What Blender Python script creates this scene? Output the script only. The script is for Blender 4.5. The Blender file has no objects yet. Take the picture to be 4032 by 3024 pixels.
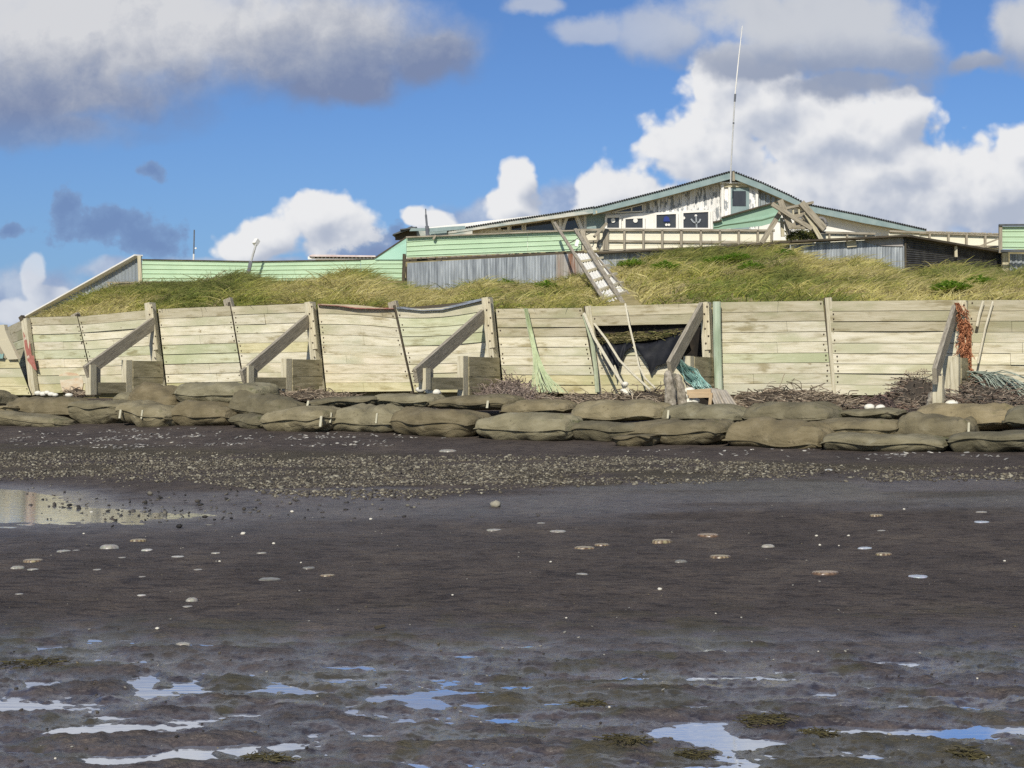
import bpy, math, random
import numpy as np
from mathutils import Vector, Matrix
random.seed(7)
RNG = np.random.default_rng(11)
F, HY, CZ = 5824.0, 1500.0, 1.6
scene = bpy.context.scene
COL = bpy.data.collections.new("place"); scene.collection.children.link(COL)

# ------------------------------------------------------------------ noise
def _hash(ix, iy, seed):
    h = (ix.astype(np.int64) * 374761393 + iy.astype(np.int64) * 668265263 + seed * 1274126177) & 0xFFFFFFFF
    h = ((h ^ (h >> 13)) * 1274126177) & 0xFFFFFFFF
    return ((h ^ (h >> 16)) & 0xFFFF) / 65535.0
def vnoise(x, y, seed=0):
    x = np.asarray(x, float); y = np.asarray(y, float)
    ix = np.floor(x); iy = np.floor(y); fx = x - ix; fy = y - iy
    fx = fx*fx*fx*(fx*(fx*6-15)+10); fy = fy*fy*fy*(fy*(fy*6-15)+10)
    a = _hash(ix, iy, seed); b = _hash(ix+1, iy, seed); c = _hash(ix, iy+1, seed); d = _hash(ix+1, iy+1, seed)
    return (a*(1-fx)+b*fx)*(1-fy) + (c*(1-fx)+d*fx)*fy
def fbm(x, y, seed=0, octv=4, gain=.5):
    s = 0; a = 1; t = 0
    for k in range(octv):
        s = s + a*vnoise(x*2**k + 17.3*k, y*2**k - 9.1*k, seed+k); t += a; a *= gain
    return s/t - .5
def sst(a, b, x):
    t = np.clip((np.asarray(x, float)-a)/(b-a), 0, 1); return t*t*(3-2*t)

# ------------------------------------------------------------------ camera geometry helpers
def P(px, py, Y):
    return Vector(((px-2016)/F*Y, Y, CZ-(py-HY)/F*Y))
U = Vector((.8947, -.4469, 0)); N = Vector((-.4469, -.8947, 0))      # along the seawall, and seaward
P0 = Vector((-9.24, 38, 0))
def W(px, py, d=0.0):                                                # a point d metres seaward of the wall line
    a = (px-2016)/F
    Y = (29.87-d)/(.4469*a+.8947)
    return P(px, py, Y)
def wd(x, y):
    return (x+9.24)*(-.4469)+(y-38)*(-.8947)

# ------------------------------------------------------------------ ground
def dent(x, y, cx, cy, rx, ry, h):
    q = ((x-cx)/rx)**2 + ((y-cy)/ry)**2
    return h*np.exp(-q)
PUDS = [(560,2690,.075,.30,.05),(600,2740,.10,.16,.045),(745,2705,.13,.20,.05),(1000,2722,.16,.10,.05),(1110,2705,.08,.08,.045),(1200,2732,.13,.16,.05),
        (1440,2760,.14,.10,.05),(1540,2745,.10,.08,.04),(1660,2765,.13,.22,.055),(1790,2735,.17,.06,.045),(1880,2775,.09,.12,.05),(940,2815,.16,.10,.04),
        (300,2890,.16,.12,.045),(770,2960,.10,.10,.05),(950,2950,.10,.12,.05),(1130,2945,.12,.08,.045),(460,3005,.16,.08,.05),
        (2760,2895,.14,.20,.055),(2640,2890,.12,.08,.05),(2900,2930,.12,.10,.05),(3050,2925,.08,.08,.045),(3260,2735,.08,.07,.045),
        (3300,2875,.22,.10,.05),(3480,2885,.22,.08,.05),(3700,2750,.12,.06,.045),(3900,2755,.10,.06,.045),(3800,2895,.2,.12,.05),(3980,2870,.16,.1,.05),
        (2060,2705,.12,.06,.04),(3620,2900,.15,.1,.045),(60,2790,.2,.1,.045),(150,2710,.1,.1,.045),(330,2740,.12,.08,.045)]
def gbase(x, y):
    x = np.asarray(x, float); y = np.asarray(y, float)
    d = wd(x, y)
    z = np.interp(d, [-5, 0, 2.4, 3.2, 4.2, 5.6, 8, 12, 17, 60], [1.12, 1.15, 1.10, .92, .62, .49, .37, .20, .06, .06])
    z = z - .06*(1-sst(8.6, 12.5, y)) + .12*sst(3, -7, x)*np.exp(-((d-5.4)/1.9)**2)
    z = z + .05*np.exp(-((y-20.5)/2.2)**2)*sst(-7, -3, x)             # the pebble berm
    q = np.maximum(((x+9.6)/4.4)**2, 0) + ((y-19.7)/3.5)**2           # the tide pool in the beach
    z = z - .20*np.exp(-q*1.25)*(1+.25*fbm(x*.9, y*1.5, 33, 3)) + .06*np.exp(-q)*np.maximum(fbm(x*1.3, y*2.2, 34, 4), 0)*sst(-9, -4, x)
    q2 = ((x+3.6)/3.2)**2 + ((y-17.4)/1.1)**2
    z = z - .040*np.exp(-q2)
    return z
def gz(x, y):
    x = np.asarray(x, float); y = np.asarray(y, float)
    z = gbase(x, y)
    near = 1-sst(8.3, 10.6, y)
    wx = x + .35*fbm(x*1.1, y*1.1, 50, 2)
    rel = .032*fbm(wx*2.6+y*1.1, y*3.4-x*.7, 5, 5, .52) + .030*np.abs(fbm(wx*6-y*2, y*6+x*2, 9, 3)) + .020*fbm(x*10+y*4, y*9, 12, 3)
    rel = rel + .016*fbm(x*26+y*8, y*22, 14, 3) + .060*fbm(x*2.0+y*1.3+.8*fbm(x*2, y*2, 16, 2), y*6.0, 15, 4)
    z = z + near*(rel - .004)
    mid = sst(8.3, 10.6, y)
    z = z + mid*(.020*fbm(x*2.2+y*.8, y*2.8, 21, 5, .6) + .012*fbm(x*.5, y*.9, 22, 2)) + .022*mid*(1-sst(19, 25, y))*fbm(x*4+y*2, y*8, 23, 4, .6)
    # a wet ragged patch at the left
    pat = np.exp(-((x+2.9)/.9)**2-((y-9.3)/.8)**2)
    z = z + pat*(.05*fbm(x*5, y*5, 31, 3) - .012)
    for (px, py, rx, ry, h) in PUDS:
        Y = (CZ+.02)*F/(py-HY); X = (px-2016)/F*Y
        wob = 1+.7*fbm(x*9, y*9, int(px), 2)
        z = z - .80*h*np.exp(-((((x-X)+.25*(y-Y)*.5)/rx)**2 + ((y-Y)/ry)**2)*wob*1.1)
    return z
def G(px, py, lift=0.0):                                             # where the line of sight meets the beach
    Y = (CZ)*F/(py-HY)
    for k in range(25):
        x = (px-2016)/F*Y
        Y = .5*Y + .5*(CZ-float(gbase(x, Y)))*F/(py-HY)
    x = (px-2016)/F*Y
    return Vector((x, Y, float(gz(x, Y))+lift))

# ------------------------------------------------------------------ mesh builder
class MB:
    def __init__(s): s.v = []; s.f = []; s.m = []; s.c = []; s.uv = {}
    def add(s, vs, fs, mi=0, col=None, uvs=None):
        b = len(s.v); s.v += [tuple(v) for v in vs]
        c = col if col is not None else (1, 1, 1)
        if len(c) and not isinstance(c[0], (tuple, list)): s.c += [tuple(c)]*len(vs)
        else: s.c += [tuple(q) for q in c]
        for k, f in enumerate(fs):
            s.f.append(tuple(b+i for i in f)); s.m.append(mi)
            if uvs: s.uv[len(s.f)-1] = [uvs[i] for i in f]
        return b
    def hexa(s, p, mi=0, col=None, uvl=None):                        # 8 points: 0-3 near face, 4-7 far face
        s.add(p, [(0,1,2,3),(7,6,5,4),(0,4,5,1),(1,5,6,2),(2,6,7,3),(3,7,4,0)], mi, col, uvl)
    def slab(s, pts, thick, mi=0, col=None):                         # polygon pushed along a vector
        n = len(pts); t = Vector(thick)
        vs = [Vector(p) for p in pts] + [Vector(p)+t for p in pts]
        fs = [tuple(range(n)), tuple(range(2*n-1, n-1, -1))]
        for i in range(n): fs.append((i, i+n, (i+1) % n+n, (i+1) % n))
        s.add(vs, fs, mi, col)
    def bar(s, a, b, w, h, up=(0, 0, 1), mi=0, col=None, taper=1.0):
        a = Vector(a); b = Vector(b); t = (b-a).normalized(); upv = Vector(up)
        if abs(t.dot(upv)) > .97: upv = Vector((0, 1, 0))
        sd = t.cross(upv).normalized(); u2 = sd.cross(t).normalized()
        q = []
        for p, k in ((a, 1), (b, taper)):
            for sx, sy in ((-1,-1),(1,-1),(1,1),(-1,1)): q.append(p+sd*sx*w/2*k+u2*sy*h/2*k)
        L = (b-a).length
        uvs = [(0,0),(0,w),(0,w+h),(0,2*w+h),(L,0),(L,w),(L,w+h),(L,2*w+h)]
        s.hexa(q, mi, col, uvs)
    def tube(s, pts, r, n=5, mi=0, col=None, caps=True):
        pts = [Vector(p) for p in pts]; vs = []; m = len(pts)
        for i, p in enumerate(pts):
            t = (pts[min(i+1, m-1)]-pts[max(i-1, 0)])
            t = t.normalized() if t.length > 1e-9 else Vector((0, 0, 1))
            a = t.cross(Vector((0, 0, 1)) if abs(t.z) < .9 else Vector((1, 0, 0))).normalized(); b = t.cross(a)
            rr = r[i] if isinstance(r, (list, tuple)) else r
            for k in range(n):
                th = 2*math.pi*k/n; vs.append(p+a*math.cos(th)*rr+b*math.sin(th)*rr)
        fs = []
        for i in range(m-1):
            for k in range(n): fs.append((i*n+k, i*n+(k+1) % n, (i+1)*n+(k+1) % n, (i+1)*n+k))
        if caps: fs.append(tuple(range(n-1, -1, -1))); fs.append(tuple(range((m-1)*n, m*n)))
        s.add(vs, fs, mi, col)
    def grid(s, fn, nu, nv, mi=0, colfn=None, closed=False):
        vs = []; cs = []
        for j in range(nv+1):
            for i in range(nu+1):
                vs.append(fn(i/nu, j/nv)); cs.append(colfn(i/nu, j/nv) if colfn else (1, 1, 1))
        fs = [(j*(nu+1)+i, j*(nu+1)+i+1, (j+1)*(nu+1)+i+1, (j+1)*(nu+1)+i) for j in range(nv) for i in range(nu)]
        uvs = [(i/nu, j/nv) for j in range(nv+1) for i in range(nu+1)]
        s.add(vs, fs, mi, cs, uvs)
    def lump(s, c, rx, ry, rz, mi=0, col=None, seed=0, rough=.25, nu=14, nv=9, freq=1.6):
        c = Vector(c); vs = []
        rr = np.random.default_rng(seed); ph = rr.uniform(0, 6.28, (5, 3)); kk = rr.uniform(-1, 1, (5, 3))*freq*2
        for j in range(nv+1):
            t = math.pi*j/nv
            for i in range(nu):
                p = 2*math.pi*i/nu
                d = (math.sin(t)*math.cos(p), math.sin(t)*math.sin(p), math.cos(t))
                k = 1+rough*sum(math.sin(kk[a][0]*d[0]*2+kk[a][1]*d[1]*2+kk[a][2]*d[2]*2+ph[a][0]) for a in range(5))/2.5
                vs.append(c+Vector((d[0]*rx*k, d[1]*ry*k, d[2]*rz*k)))
        fs = [(j*nu+i, (j+1)*nu+i, (j+1)*nu+(i+1) % nu, j*nu+(i+1) % nu) for j in range(nv) for i in range(nu)]
        s.add(vs, fs, mi, col)
    def build(s, name, mats, parent=None, smooth=False, origin=None):
        V = np.array(s.v, float)
        if parent is not None: o0 = ORG[parent.name]
        else:
            o0 = np.array(origin, float) if origin is not None else np.array([V[:,0].mean(), V[:,1].mean(), V[:,2].min()])
        me = bpy.data.meshes.new(name)
        me.from_pydata((V-o0).tolist(), [], s.f)
        if not isinstance(mats, (list, tuple)): mats = [mats]
        for m in mats: me.materials.append(m)
        me.polygons.foreach_set('material_index', np.array(s.m, np.int32))
        ca = me.color_attributes.new('Col', 'FLOAT_COLOR', 'POINT')
        cc = np.ones((len(s.v), 4), np.float32); cc[:, :3] = np.array(s.c, np.float32); ca.data.foreach_set('color', cc.ravel())
        if s.uv:
            ul = me.uv_layers.new(name='UVMap'); arr = np.zeros((len(me.loops), 2), np.float32)
            for fi, q in s.uv.items():
                st = me.polygons[fi].loop_start
                for k, t in enumerate(q): arr[st+k] = t
            ul.data.foreach_set('uv', arr.ravel())
        if smooth: me.polygons.foreach_set('use_smooth', np.ones(len(me.polygons), bool))
        me.update()
        o = bpy.data.objects.new(name, me); COL.objects.link(o)
        if parent is not None: o.parent = parent
        else: o.location = o0
        ORG[o.name] = o0
        return o
ORG = {}
def tag(o, label=None, cat=None, group=None, kind=None):
    if label: o['label'] = label
    if cat: o['category'] = cat
    if group: o['group'] = group
    if kind: o['kind'] = kind
    return o
def thing(name, loc, label, cat, group=None):
    o = bpy.data.objects.new(name, None); o.empty_display_size = .2; COL.objects.link(o)
    o.location = loc; ORG[o.name] = np.array(tuple(loc), float)
    return tag(o, label, cat, group)
def raw(name, V, Fq, col, m, origin=(0, 0, 0), smooth=False):        # big arrays of quads / tris straight into a mesh
    me = bpy.data.meshes.new(name); n = len(Fq); k = Fq.shape[1]
    me.vertices.add(len(V)); me.vertices.foreach_set('co', (V-np.array(origin)).astype(np.float32).ravel())
    me.loops.add(n*k); me.loops.foreach_set('vertex_index', Fq.astype(np.int32).ravel())
    me.polygons.add(n); me.polygons.foreach_set('loop_start', np.arange(0, n*k, k, dtype=np.int32))
    me.materials.append(m)
    ca = me.color_attributes.new('Col', 'FLOAT_COLOR', 'POINT')
    cc = np.ones((len(V), 4), np.float32); cc[:, :3] = col; ca.data.foreach_set('color', cc.ravel())
    if smooth: me.polygons.foreach_set('use_smooth', np.ones(n, bool))
    me.update(calc_edges=True); me.validate()
    o = bpy.data.objects.new(name, me); COL.objects.link(o); o.location = origin
    return o

# ------------------------------------------------------------------ materials
def ramp(nt, fac, cols, lo=.35, hi=.65):
    r = nt.nodes.new('ShaderNodeValToRGB'); e = r.color_ramp.elements
    n = len(cols)
    e[0].position = lo; e[0].color = (*cols[0], 1); e[1].position = hi; e[1].color = (*cols[-1], 1)
    for i in range(1, n-1):
        q = e.new(lo+(hi-lo)*i/(n-1)); q.color = (*cols[i], 1)
    nt.links.new(fac, r.inputs[0]); return r.outputs[0]
def noise(nt, vec, scale, detail=5, rough=.55, dist=0.0):
    n = nt.nodes.new('ShaderNodeTexNoise'); n.inputs['Scale'].default_value = scale; n.inputs['Detail'].default_value = detail
    n.inputs['Roughness'].default_value = rough; n.inputs['Distortion'].default_value = dist
    nt.links.new(vec, n.inputs['Vector']); return n.outputs['Fac']
def mapping(nt, vec, sc=(1, 1, 1), rot=(0, 0, 0)):
    m = nt.nodes.new('ShaderNodeMapping'); m.inputs['Scale'].default_value = sc; m.inputs['Rotation'].default_value = rot
    nt.links.new(vec, m.inputs['Vector']); return m.outputs[0]
def mixc(nt, fac, a, b, mode='MIX'):
    m = nt.nodes.new('ShaderNodeMix'); m.data_type = 'RGBA'; m.blend_type = mode
    for s, x in ((m.inputs[0], fac), (m.inputs[6], a), (m.inputs[7], b)):
        if isinstance(x, (int, float)): s.default_value = x
        elif isinstance(x, tuple): s.default_value = (*x, 1)
        else: nt.links.new(x, s)
    return m.outputs[2]
def mth(nt, op, a, b=None, c=None, clamp=False):
    m = nt.nodes.new('ShaderNodeMath'); m.operation = op; m.use_clamp = clamp
    for i, x in enumerate((a, b, c)):
        if x is None: continue
        if isinstance(x, (int, float)): m.inputs[i].default_value = x
        else: nt.links.new(x, m.inputs[i])
    return m.outputs[0]
def mrange(nt, x, a, b, c=0, d=1, smooth=True):
    m = nt.nodes.new('ShaderNodeMapRange'); m.interpolation_type = 'SMOOTHSTEP' if smooth else 'LINEAR'
    for k, v in ((1, a), (2, b), (3, c), (4, d)): m.inputs[k].default_value = v
    nt.links.new(x, m.inputs[0]); return m.outputs[0]
def mat(name, cols, scale=(1, 1, 1), ns=4, detail=6, rough=.85, bump=0.0, bs=None, spots=None, attr=True, metal=0.0, spec=.3, coord='Object', lo=.35, hi=.65, dist=0, trans=0, bscale=None):
    m = bpy.data.materials.new(name); m.use_nodes = True; nt = m.node_tree; nt.nodes.clear()
    out = nt.nodes.new('ShaderNodeOutputMaterial'); b = nt.nodes.new('ShaderNodeBsdfPrincipled')
    tc = nt.nodes.new('ShaderNodeTexCoord'); v0 = tc.outputs[coord]
    v = mapping(nt, v0, scale)
    if len(cols) > 1: c = ramp(nt, noise(nt, v, ns, detail, .6, dist), cols, lo, hi)
    else:
        rgb = nt.nodes.new('ShaderNodeRGB'); rgb.outputs[0].default_value = (*cols[0], 1); c = rgb.outputs[0]
    for sp in (spots or []):                                        # (colour, noise scale, axis scale, lo, hi)
        col, s2, ax, l2, h2 = sp[:5]
        f = mrange(nt, noise(nt, mapping(nt, v0, ax), s2, 5, .6), l2, h2)
        c = mixc(nt, f, c, col)
    if attr:
        a = nt.nodes.new('ShaderNodeAttribute'); a.attribute_name = 'Col'
        c = mixc(nt, 1.0, c, a.outputs['Color'], 'MULTIPLY')
    nt.links.new(c, b.inputs['Base Color'])
    b.inputs['Roughness'].default_value = rough; b.inputs['Metallic'].default_value = metal
    b.inputs['Specular IOR Level'].default_value = spec
    if bump:
        bn = nt.nodes.new('ShaderNodeBump'); bn.inputs['Strength'].default_value = bump; bn.inputs['Distance'].default_value = .02
        nt.links.new(noise(nt, mapping(nt, v0, bscale or scale), bs or ns*3, 5, .6), bn.inputs['Height']); nt.links.new(bn.outputs[0], b.inputs['Normal'])
    sh = b.outputs[0]
    if trans:
        t = nt.nodes.new('ShaderNodeBsdfTranslucent'); nt.links.new(c, t.inputs[0])
        mx = nt.nodes.new('ShaderNodeMixShader'); mx.inputs[0].default_value = trans
        nt.links.new(sh, mx.inputs[1]); nt.links.new(t.outputs[0], mx.inputs[2]); sh = mx.outputs[0]
    nt.links.new(sh, out.inputs[0]); return m

M = {}
M['plank'] = mat('weathered_plank', [(.43,.385,.25),(.60,.55,.395),(.67,.62,.465),(.72,.67,.525)], (1.0, 9, 1), 1.6, 7, .9, .35, 6, coord='UV', lo=.32, hi=.68,
    spots=[((.36,.31,.18), 1.3, (.9, 3.2, 1), .54, .70), ((.49,.475,.31), .8, (.7, 1.2, 1), .46, .66), ((.46,.48,.36), .45, (.5, 1, 1), .60, .78), ((.24,.19,.10), 3.4, (.8, 2.6, 1), .665, .73), ((.72,.66,.52), .7, (.6, 2.5, 1), .55, .8)])
M['grey_wood'] = mat('grey_timber', [(.20,.175,.13),(.33,.29,.215),(.42,.375,.29)], (1.2, 14, 1), 2, 6, .9, .4, 7, coord='UV', spots=[((.14,.12,.08), 2.2, (1, 4, 1), .64, .74)])
M['pale_wood'] = mat('pale_post', [(.36,.32,.21),(.53,.48,.34),(.62,.57,.42)], (.8, 10, 1), 2, 6, .9, .4, 7, coord='UV', spots=[((.25,.20,.12), 2.5, (.7, 4, 1), .62, .74), ((.38,.16,.07), .8, (.6, 2, 1), .72, .82)])
M['dark_wood'] = mat('dark_wet_timber', [(.05,.042,.03),(.11,.09,.06)], (1, 6, 1), 2, coord='UV')
M['stub'] = mat('olive_brown_plank', [(.20,.175,.10),(.33,.29,.18),(.42,.37,.24)], (1, 7, 1), 1.5, 6, coord='UV', bump=.3, spots=[((.10,.095,.05), 1.1, (1, 2, 1), .55, .68)])  # olive brown boards with darker blotches
M['void'] = mat('hollow_dark', [(.012,.010,.008),(.035,.027,.019)], ns=5)  # near-black colour that paints the shade inside hollows
M['bolt'] = mat('rusty_bolt', [(.06,.045,.03),(.12,.08,.05)], ns=20, rough=.7)
M['rust_paint'] = mat('flaking_red_paint', [(.33,.12,.09),(.42,.18,.14)], ns=8, spots=[((.55,.50,.40), 6, (1, 1, 1), .62, .66)])
M['galv'] = mat('galvanised_sheet', [(.15,.165,.18),(.29,.315,.33),(.47,.50,.51)], (1, 1, .10), 9, 6, .5, metal=.25, lo=.3, hi=.7, spots=[((.17,.11,.07), 1.6, (1.4, 1, .2), .66, .76), ((.62,.66,.68), 12, (1.2, 1, .12), .66, .74)])
M['galv_new'] = mat('ribbed_grey_sheet', [(.30,.335,.35),(.36,.39,.40)], (1, 1, .2), 2, 4, .45, metal=.3)
M['black_iron'] = mat('blackened_sheet', [(.035,.035,.037),(.08,.078,.075)], ns=5, rough=.6, spots=[((.35,.36,.38), 9, (.3, .3, 3), .70, .75)])
M['green_metal'] = mat('pale_green_sheet', [(.41,.555,.365),(.47,.615,.415)], ns=1.2, detail=4, rough=.45, spots=[((.30,.44,.26), 3, (1, 1, 3), .66, .76)])
M['green_dark'] = mat('faded_green_sheet', [(.235,.375,.27),(.29,.43,.32)], ns=1.6, rough=.5)
M['teal_metal'] = mat('mint_green_sheet', [(.36,.60,.47),(.42,.66,.52)], ns=1.2, rough=.45)
M['teal'] = mat('teal_paint', [(.20,.275,.275),(.27,.345,.335)], (1, 1, 1), 3, 6, .6, spots=[((.36,.42,.38), 6, (.4, .4, 2), .64, .72)])
M['teal_worn'] = mat('worn_teal_paint', [(.20,.28,.27),(.42,.44,.40),(.60,.58,.50)], (.5, .5, 2), 2.4, 6, .7)
M['white'] = mat('white_paint', [(.74,.72,.66),(.82,.80,.75)], ns=2, rough=.6)
M['white_peel'] = mat('peeling_white_paint', [(.30,.32,.33),(.35,.36,.36),(.78,.77,.73),(.82,.81,.78)], (1.6, 1, .5), 5.5, 8, .8, lo=.43, hi=.50, spots=[((.34,.27,.2), 6, (1, 1, .4), .70, .74)])
M['cream'] = mat('cream_siding', [(.76,.72,.55),(.82,.78,.62)], ns=2, rough=.6)
M['glass'] = mat('dark_window_glass', [(.035,.038,.042),(.06,.062,.065)], ns=1.5, rough=.08, spec=.5)
M['roof'] = mat('roof_sheet', [(.05,.055,.06),(.11,.12,.12)], (1, 1, 1), 3, rough=.7)
M['blue'] = mat('blue_cloth', [(.03,.05,.22)], rough=.8)
M['sandbag'] = mat('olive_bag_fabric', [(.125,.106,.062),(.188,.160,.094),(.255,.220,.138)], (1, 1, 1.8), 2.2, 6, .95, .9, 40, lo=.3, hi=.7, bscale=(1, 1, 1), spots=[((.085,.088,.035), 1.6, (1, 1, 1), .60, .72), ((.24,.215,.145), 3.5, (1, 1, 2), .62, .75), ((.07,.055,.035), 5, (1, 1, 1.2), .66, .74)])
def cloth_folds(m):                                                  # broad soft folds under the weave
    nt = m.node_tree; b = [n for n in nt.nodes if n.type == 'BSDF_PRINCIPLED'][0]; old = b.inputs['Normal'].links[0].from_node
    tc = nt.nodes.new('ShaderNodeTexCoord'); bn = nt.nodes.new('ShaderNodeBump'); bn.inputs['Strength'].default_value = .35; bn.inputs['Distance'].default_value = .04
    f = noise(nt, mapping(nt, tc.outputs['Object'], (1, 1, 2.6), (0, .15, .46)), 1.8, 2, .45, .6); f = mth(nt, 'ABSOLUTE', mth(nt, 'SUBTRACT', f, .5))
    nt.links.new(mrange(nt, f, 0, .16), bn.inputs['Height']); nt.links.new(bn.outputs[0], old.inputs['Normal'])
cloth_folds(M['sandbag'])
M['strap'] = mat('pale_strap', [(.45,.42,.30),(.55,.52,.38)], ns=6)
M['float'] = mat('white_float', [(.74,.71,.60)], rough=.5)
M['jelly'] = mat('jelly_flesh', [(.80,.78,.74),(1, 1, 1)], ns=40, rough=.35, spec=.5)
M['stone'] = mat('pebble_stone', [(.85,.85,.85),(1.1, 1.08, 1.02)], ns=30, rough=.75)
M['rope'] = mat('frayed_rope', [(.55,.50,.36),(.68,.63,.48)], ns=20, rough=.95)
M['net_green'] = mat('pale_green_netting', [(.33,.37,.24),(.44,.47,.32)], ns=9, rough=.9)
M['net_teal'] = mat('teal_netting', [(.14,.28,.25),(.32,.46,.40)], ns=5, rough=.9)
M['net_orange'] = mat('orange_netting', [(.42,.17,.085),(.52,.25,.13)], ns=14, rough=.95, bump=.8, bs=40, spots=[((.26,.29,.23), 2.6, (1, 1, 1), .58, .64)])
M['twig'] = mat('dry_strands', [(.7,.7,.7),(1.15, 1.1, 1.05)], ns=9, rough=.95)
M['plastic'] = mat('black_plastic_sheet', [(.008,.009,.011),(.018,.019,.024)], ns=5, rough=.6, spec=.2, bump=.4, bs=9)
M['cloth'] = mat('dirty_cloth', [(.36,.32,.25),(.47,.42,.34)], ns=7, rough=.95)
M['tan_wood'] = mat('tan_board', [(.42,.30,.17),(.55,.42,.26)], (1, 8, 1), 2, coord='UV')
M['wrap'] = mat('barnacled_wrap', [(.12,.10,.075),(.30,.265,.20),(.46,.41,.33)], ns=9, detail=8, rough=.95, bump=.8, bs=22)
M['soil'] = mat('bank_soil', [(.24,.20,.085),(.40,.33,.16)], ns=3, rough=1)
M['grass'] = mat('grass_blade', [(.85,.85,.85),(1.1, 1.1, 1.1)], ns=2, rough=.75, spec=.2, trans=.42)
M['leaf'] = mat('weed_leaf', [(.22,.36,.04),(.34,.48,.08)], ns=6, rough=.6, trans=.35)
M['concrete'] = mat('grey_pipe', [(.16,.155,.15),(.28,.27,.25)], ns=6)
M['pole'] = mat('metal_pole', [(.42,.42,.40),(.55,.55,.53)], ns=6, rough=.4)
M['pole_dark'] = mat('dark_metal_pole', [(.10,.11,.13),(.16,.17,.18)], ns=6, rough=.5)
# ------------------------------------------------------------------ sand and water materials
def sand_mat():
    m = bpy.data.materials.new('dark_sand'); m.use_nodes = True; nt = m.node_tree; nt.nodes.clear()
    out = nt.nodes.new('ShaderNodeOutputMaterial'); b = nt.nodes.new('ShaderNodeBsdfPrincipled')
    tc = nt.nodes.new('ShaderNodeTexCoord'); v = tc.outputs['Object']
    at = nt.nodes.new('ShaderNodeAttribute'); at.attribute_name = 'Col'
    sp = nt.nodes.new('ShaderNodeSeparateColor'); nt.links.new(at.outputs['Color'], sp.inputs[0])
    c = ramp(nt, noise(nt, mapping(nt, v, (1, .8, 1)), 1.3, 8, .62), [(.058,.048,.041),(.078,.064,.055),(.106,.087,.070)], .32, .68)
    fine = noise(nt, v, 55, 4, .7)
    c = mixc(nt, mrange(nt, noise(nt, mapping(nt, v, (.7, 1.5, 1), (0, 0, .3)), 7, 7, .68), .50, .62), c, mixc(nt, 1.0, c, (.54, .54, .58), 'MULTIPLY'))
    c = mixc(nt, mrange(nt, fine, .35, .75), c, mixc(nt, 1.0, c, (1.75, 1.68, 1.58), 'MULTIPLY'))
    c = mixc(nt, mrange(nt, noise(nt, v, 24, 5, .7), .52, .68), c, mixc(nt, 1.0, c, (.62, .62, .64), 'MULTIPLY'))
    speck = mrange(nt, noise(nt, v, 95, 2, .5), .70, .74)
    c = mixc(nt, mth(nt, 'MULTIPLY', speck, .6), c, (.22, .21, .19))
    c = mixc(nt, mth(nt, 'MULTIPLY', sp.outputs[1], .85), c, (.075, .066, .026))
    c = mixc(nt, sp.outputs[0], c, mixc(nt, 1.0, c, (.80, .80, .86), 'MULTIPLY'))
    nt.links.new(c, b.inputs['Base Color'])
    wetn = mth(nt, 'ADD', sp.outputs[0], mth(nt, 'MULTIPLY', mth(nt, 'SUBTRACT', noise(nt, v, 6, 5, .6), .5), .45), clamp=True)
    nt.links.new(mrange(nt, wetn, 0, 1, .80, .10, False), b.inputs['Roughness'])
    nt.links.new(mrange(nt, wetn, 0, 1, .14, 1.0, False), b.inputs['Specular IOR Level'])
    bn = nt.nodes.new('ShaderNodeBump'); bn.inputs['Strength'].default_value = 1.0; bn.inputs['Distance'].default_value = .030
    h = mth(nt, 'ADD', mth(nt, 'ADD', noise(nt, mapping(nt, v, (1, 1.4, 1)), 15, 6, .68), mth(nt, 'MULTIPLY', fine, .45)), mth(nt, 'MULTIPLY', noise(nt, mapping(nt, v, (.8, 2.2, 1), (0, 0, .25)), 4.5, 4, .6), 1.2))
    nt.links.new(mrange(nt, wetn, .2, 1, 1.0, .16, False), bn.inputs['Strength'])
    nt.links.new(h, bn.inputs['Height']); nt.links.new(bn.outputs[0], b.inputs['Normal'])
    nt.links.new(b.outputs[0], out.inputs[0]); return m
def water_mat(nm, st):
    m = bpy.data.materials.new(nm); m.use_nodes = True; nt = m.node_tree; b = nt.nodes['Principled BSDF']
    b.inputs['Base Color'].default_value = (.72, .75, .80, 1); b.inputs['Metallic'].default_value = .86; b.inputs['Roughness'].default_value = .035
    b.inputs['IOR'].default_value = 1.33; b.inputs['Specular IOR Level'].default_value = .5
    tc = nt.nodes.new('ShaderNodeTexCoord'); bn = nt.nodes.new('ShaderNodeBump')
    bn.inputs['Strength'].default_value = st; bn.inputs['Distance'].default_value = .03
    nt.links.new(noise(nt, mapping(nt, tc.outputs['Object'], (.5, 3.5, 1)), 4, 4, .6), bn.inputs['Height'])
    nt.links.new(bn.outputs[0], b.inputs['Normal']); return m
M['sand'] = sand_mat(); M['water'] = water_mat('puddle_water', .03); M['pool'] = water_mat('rippled_pool_water', .09)

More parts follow.
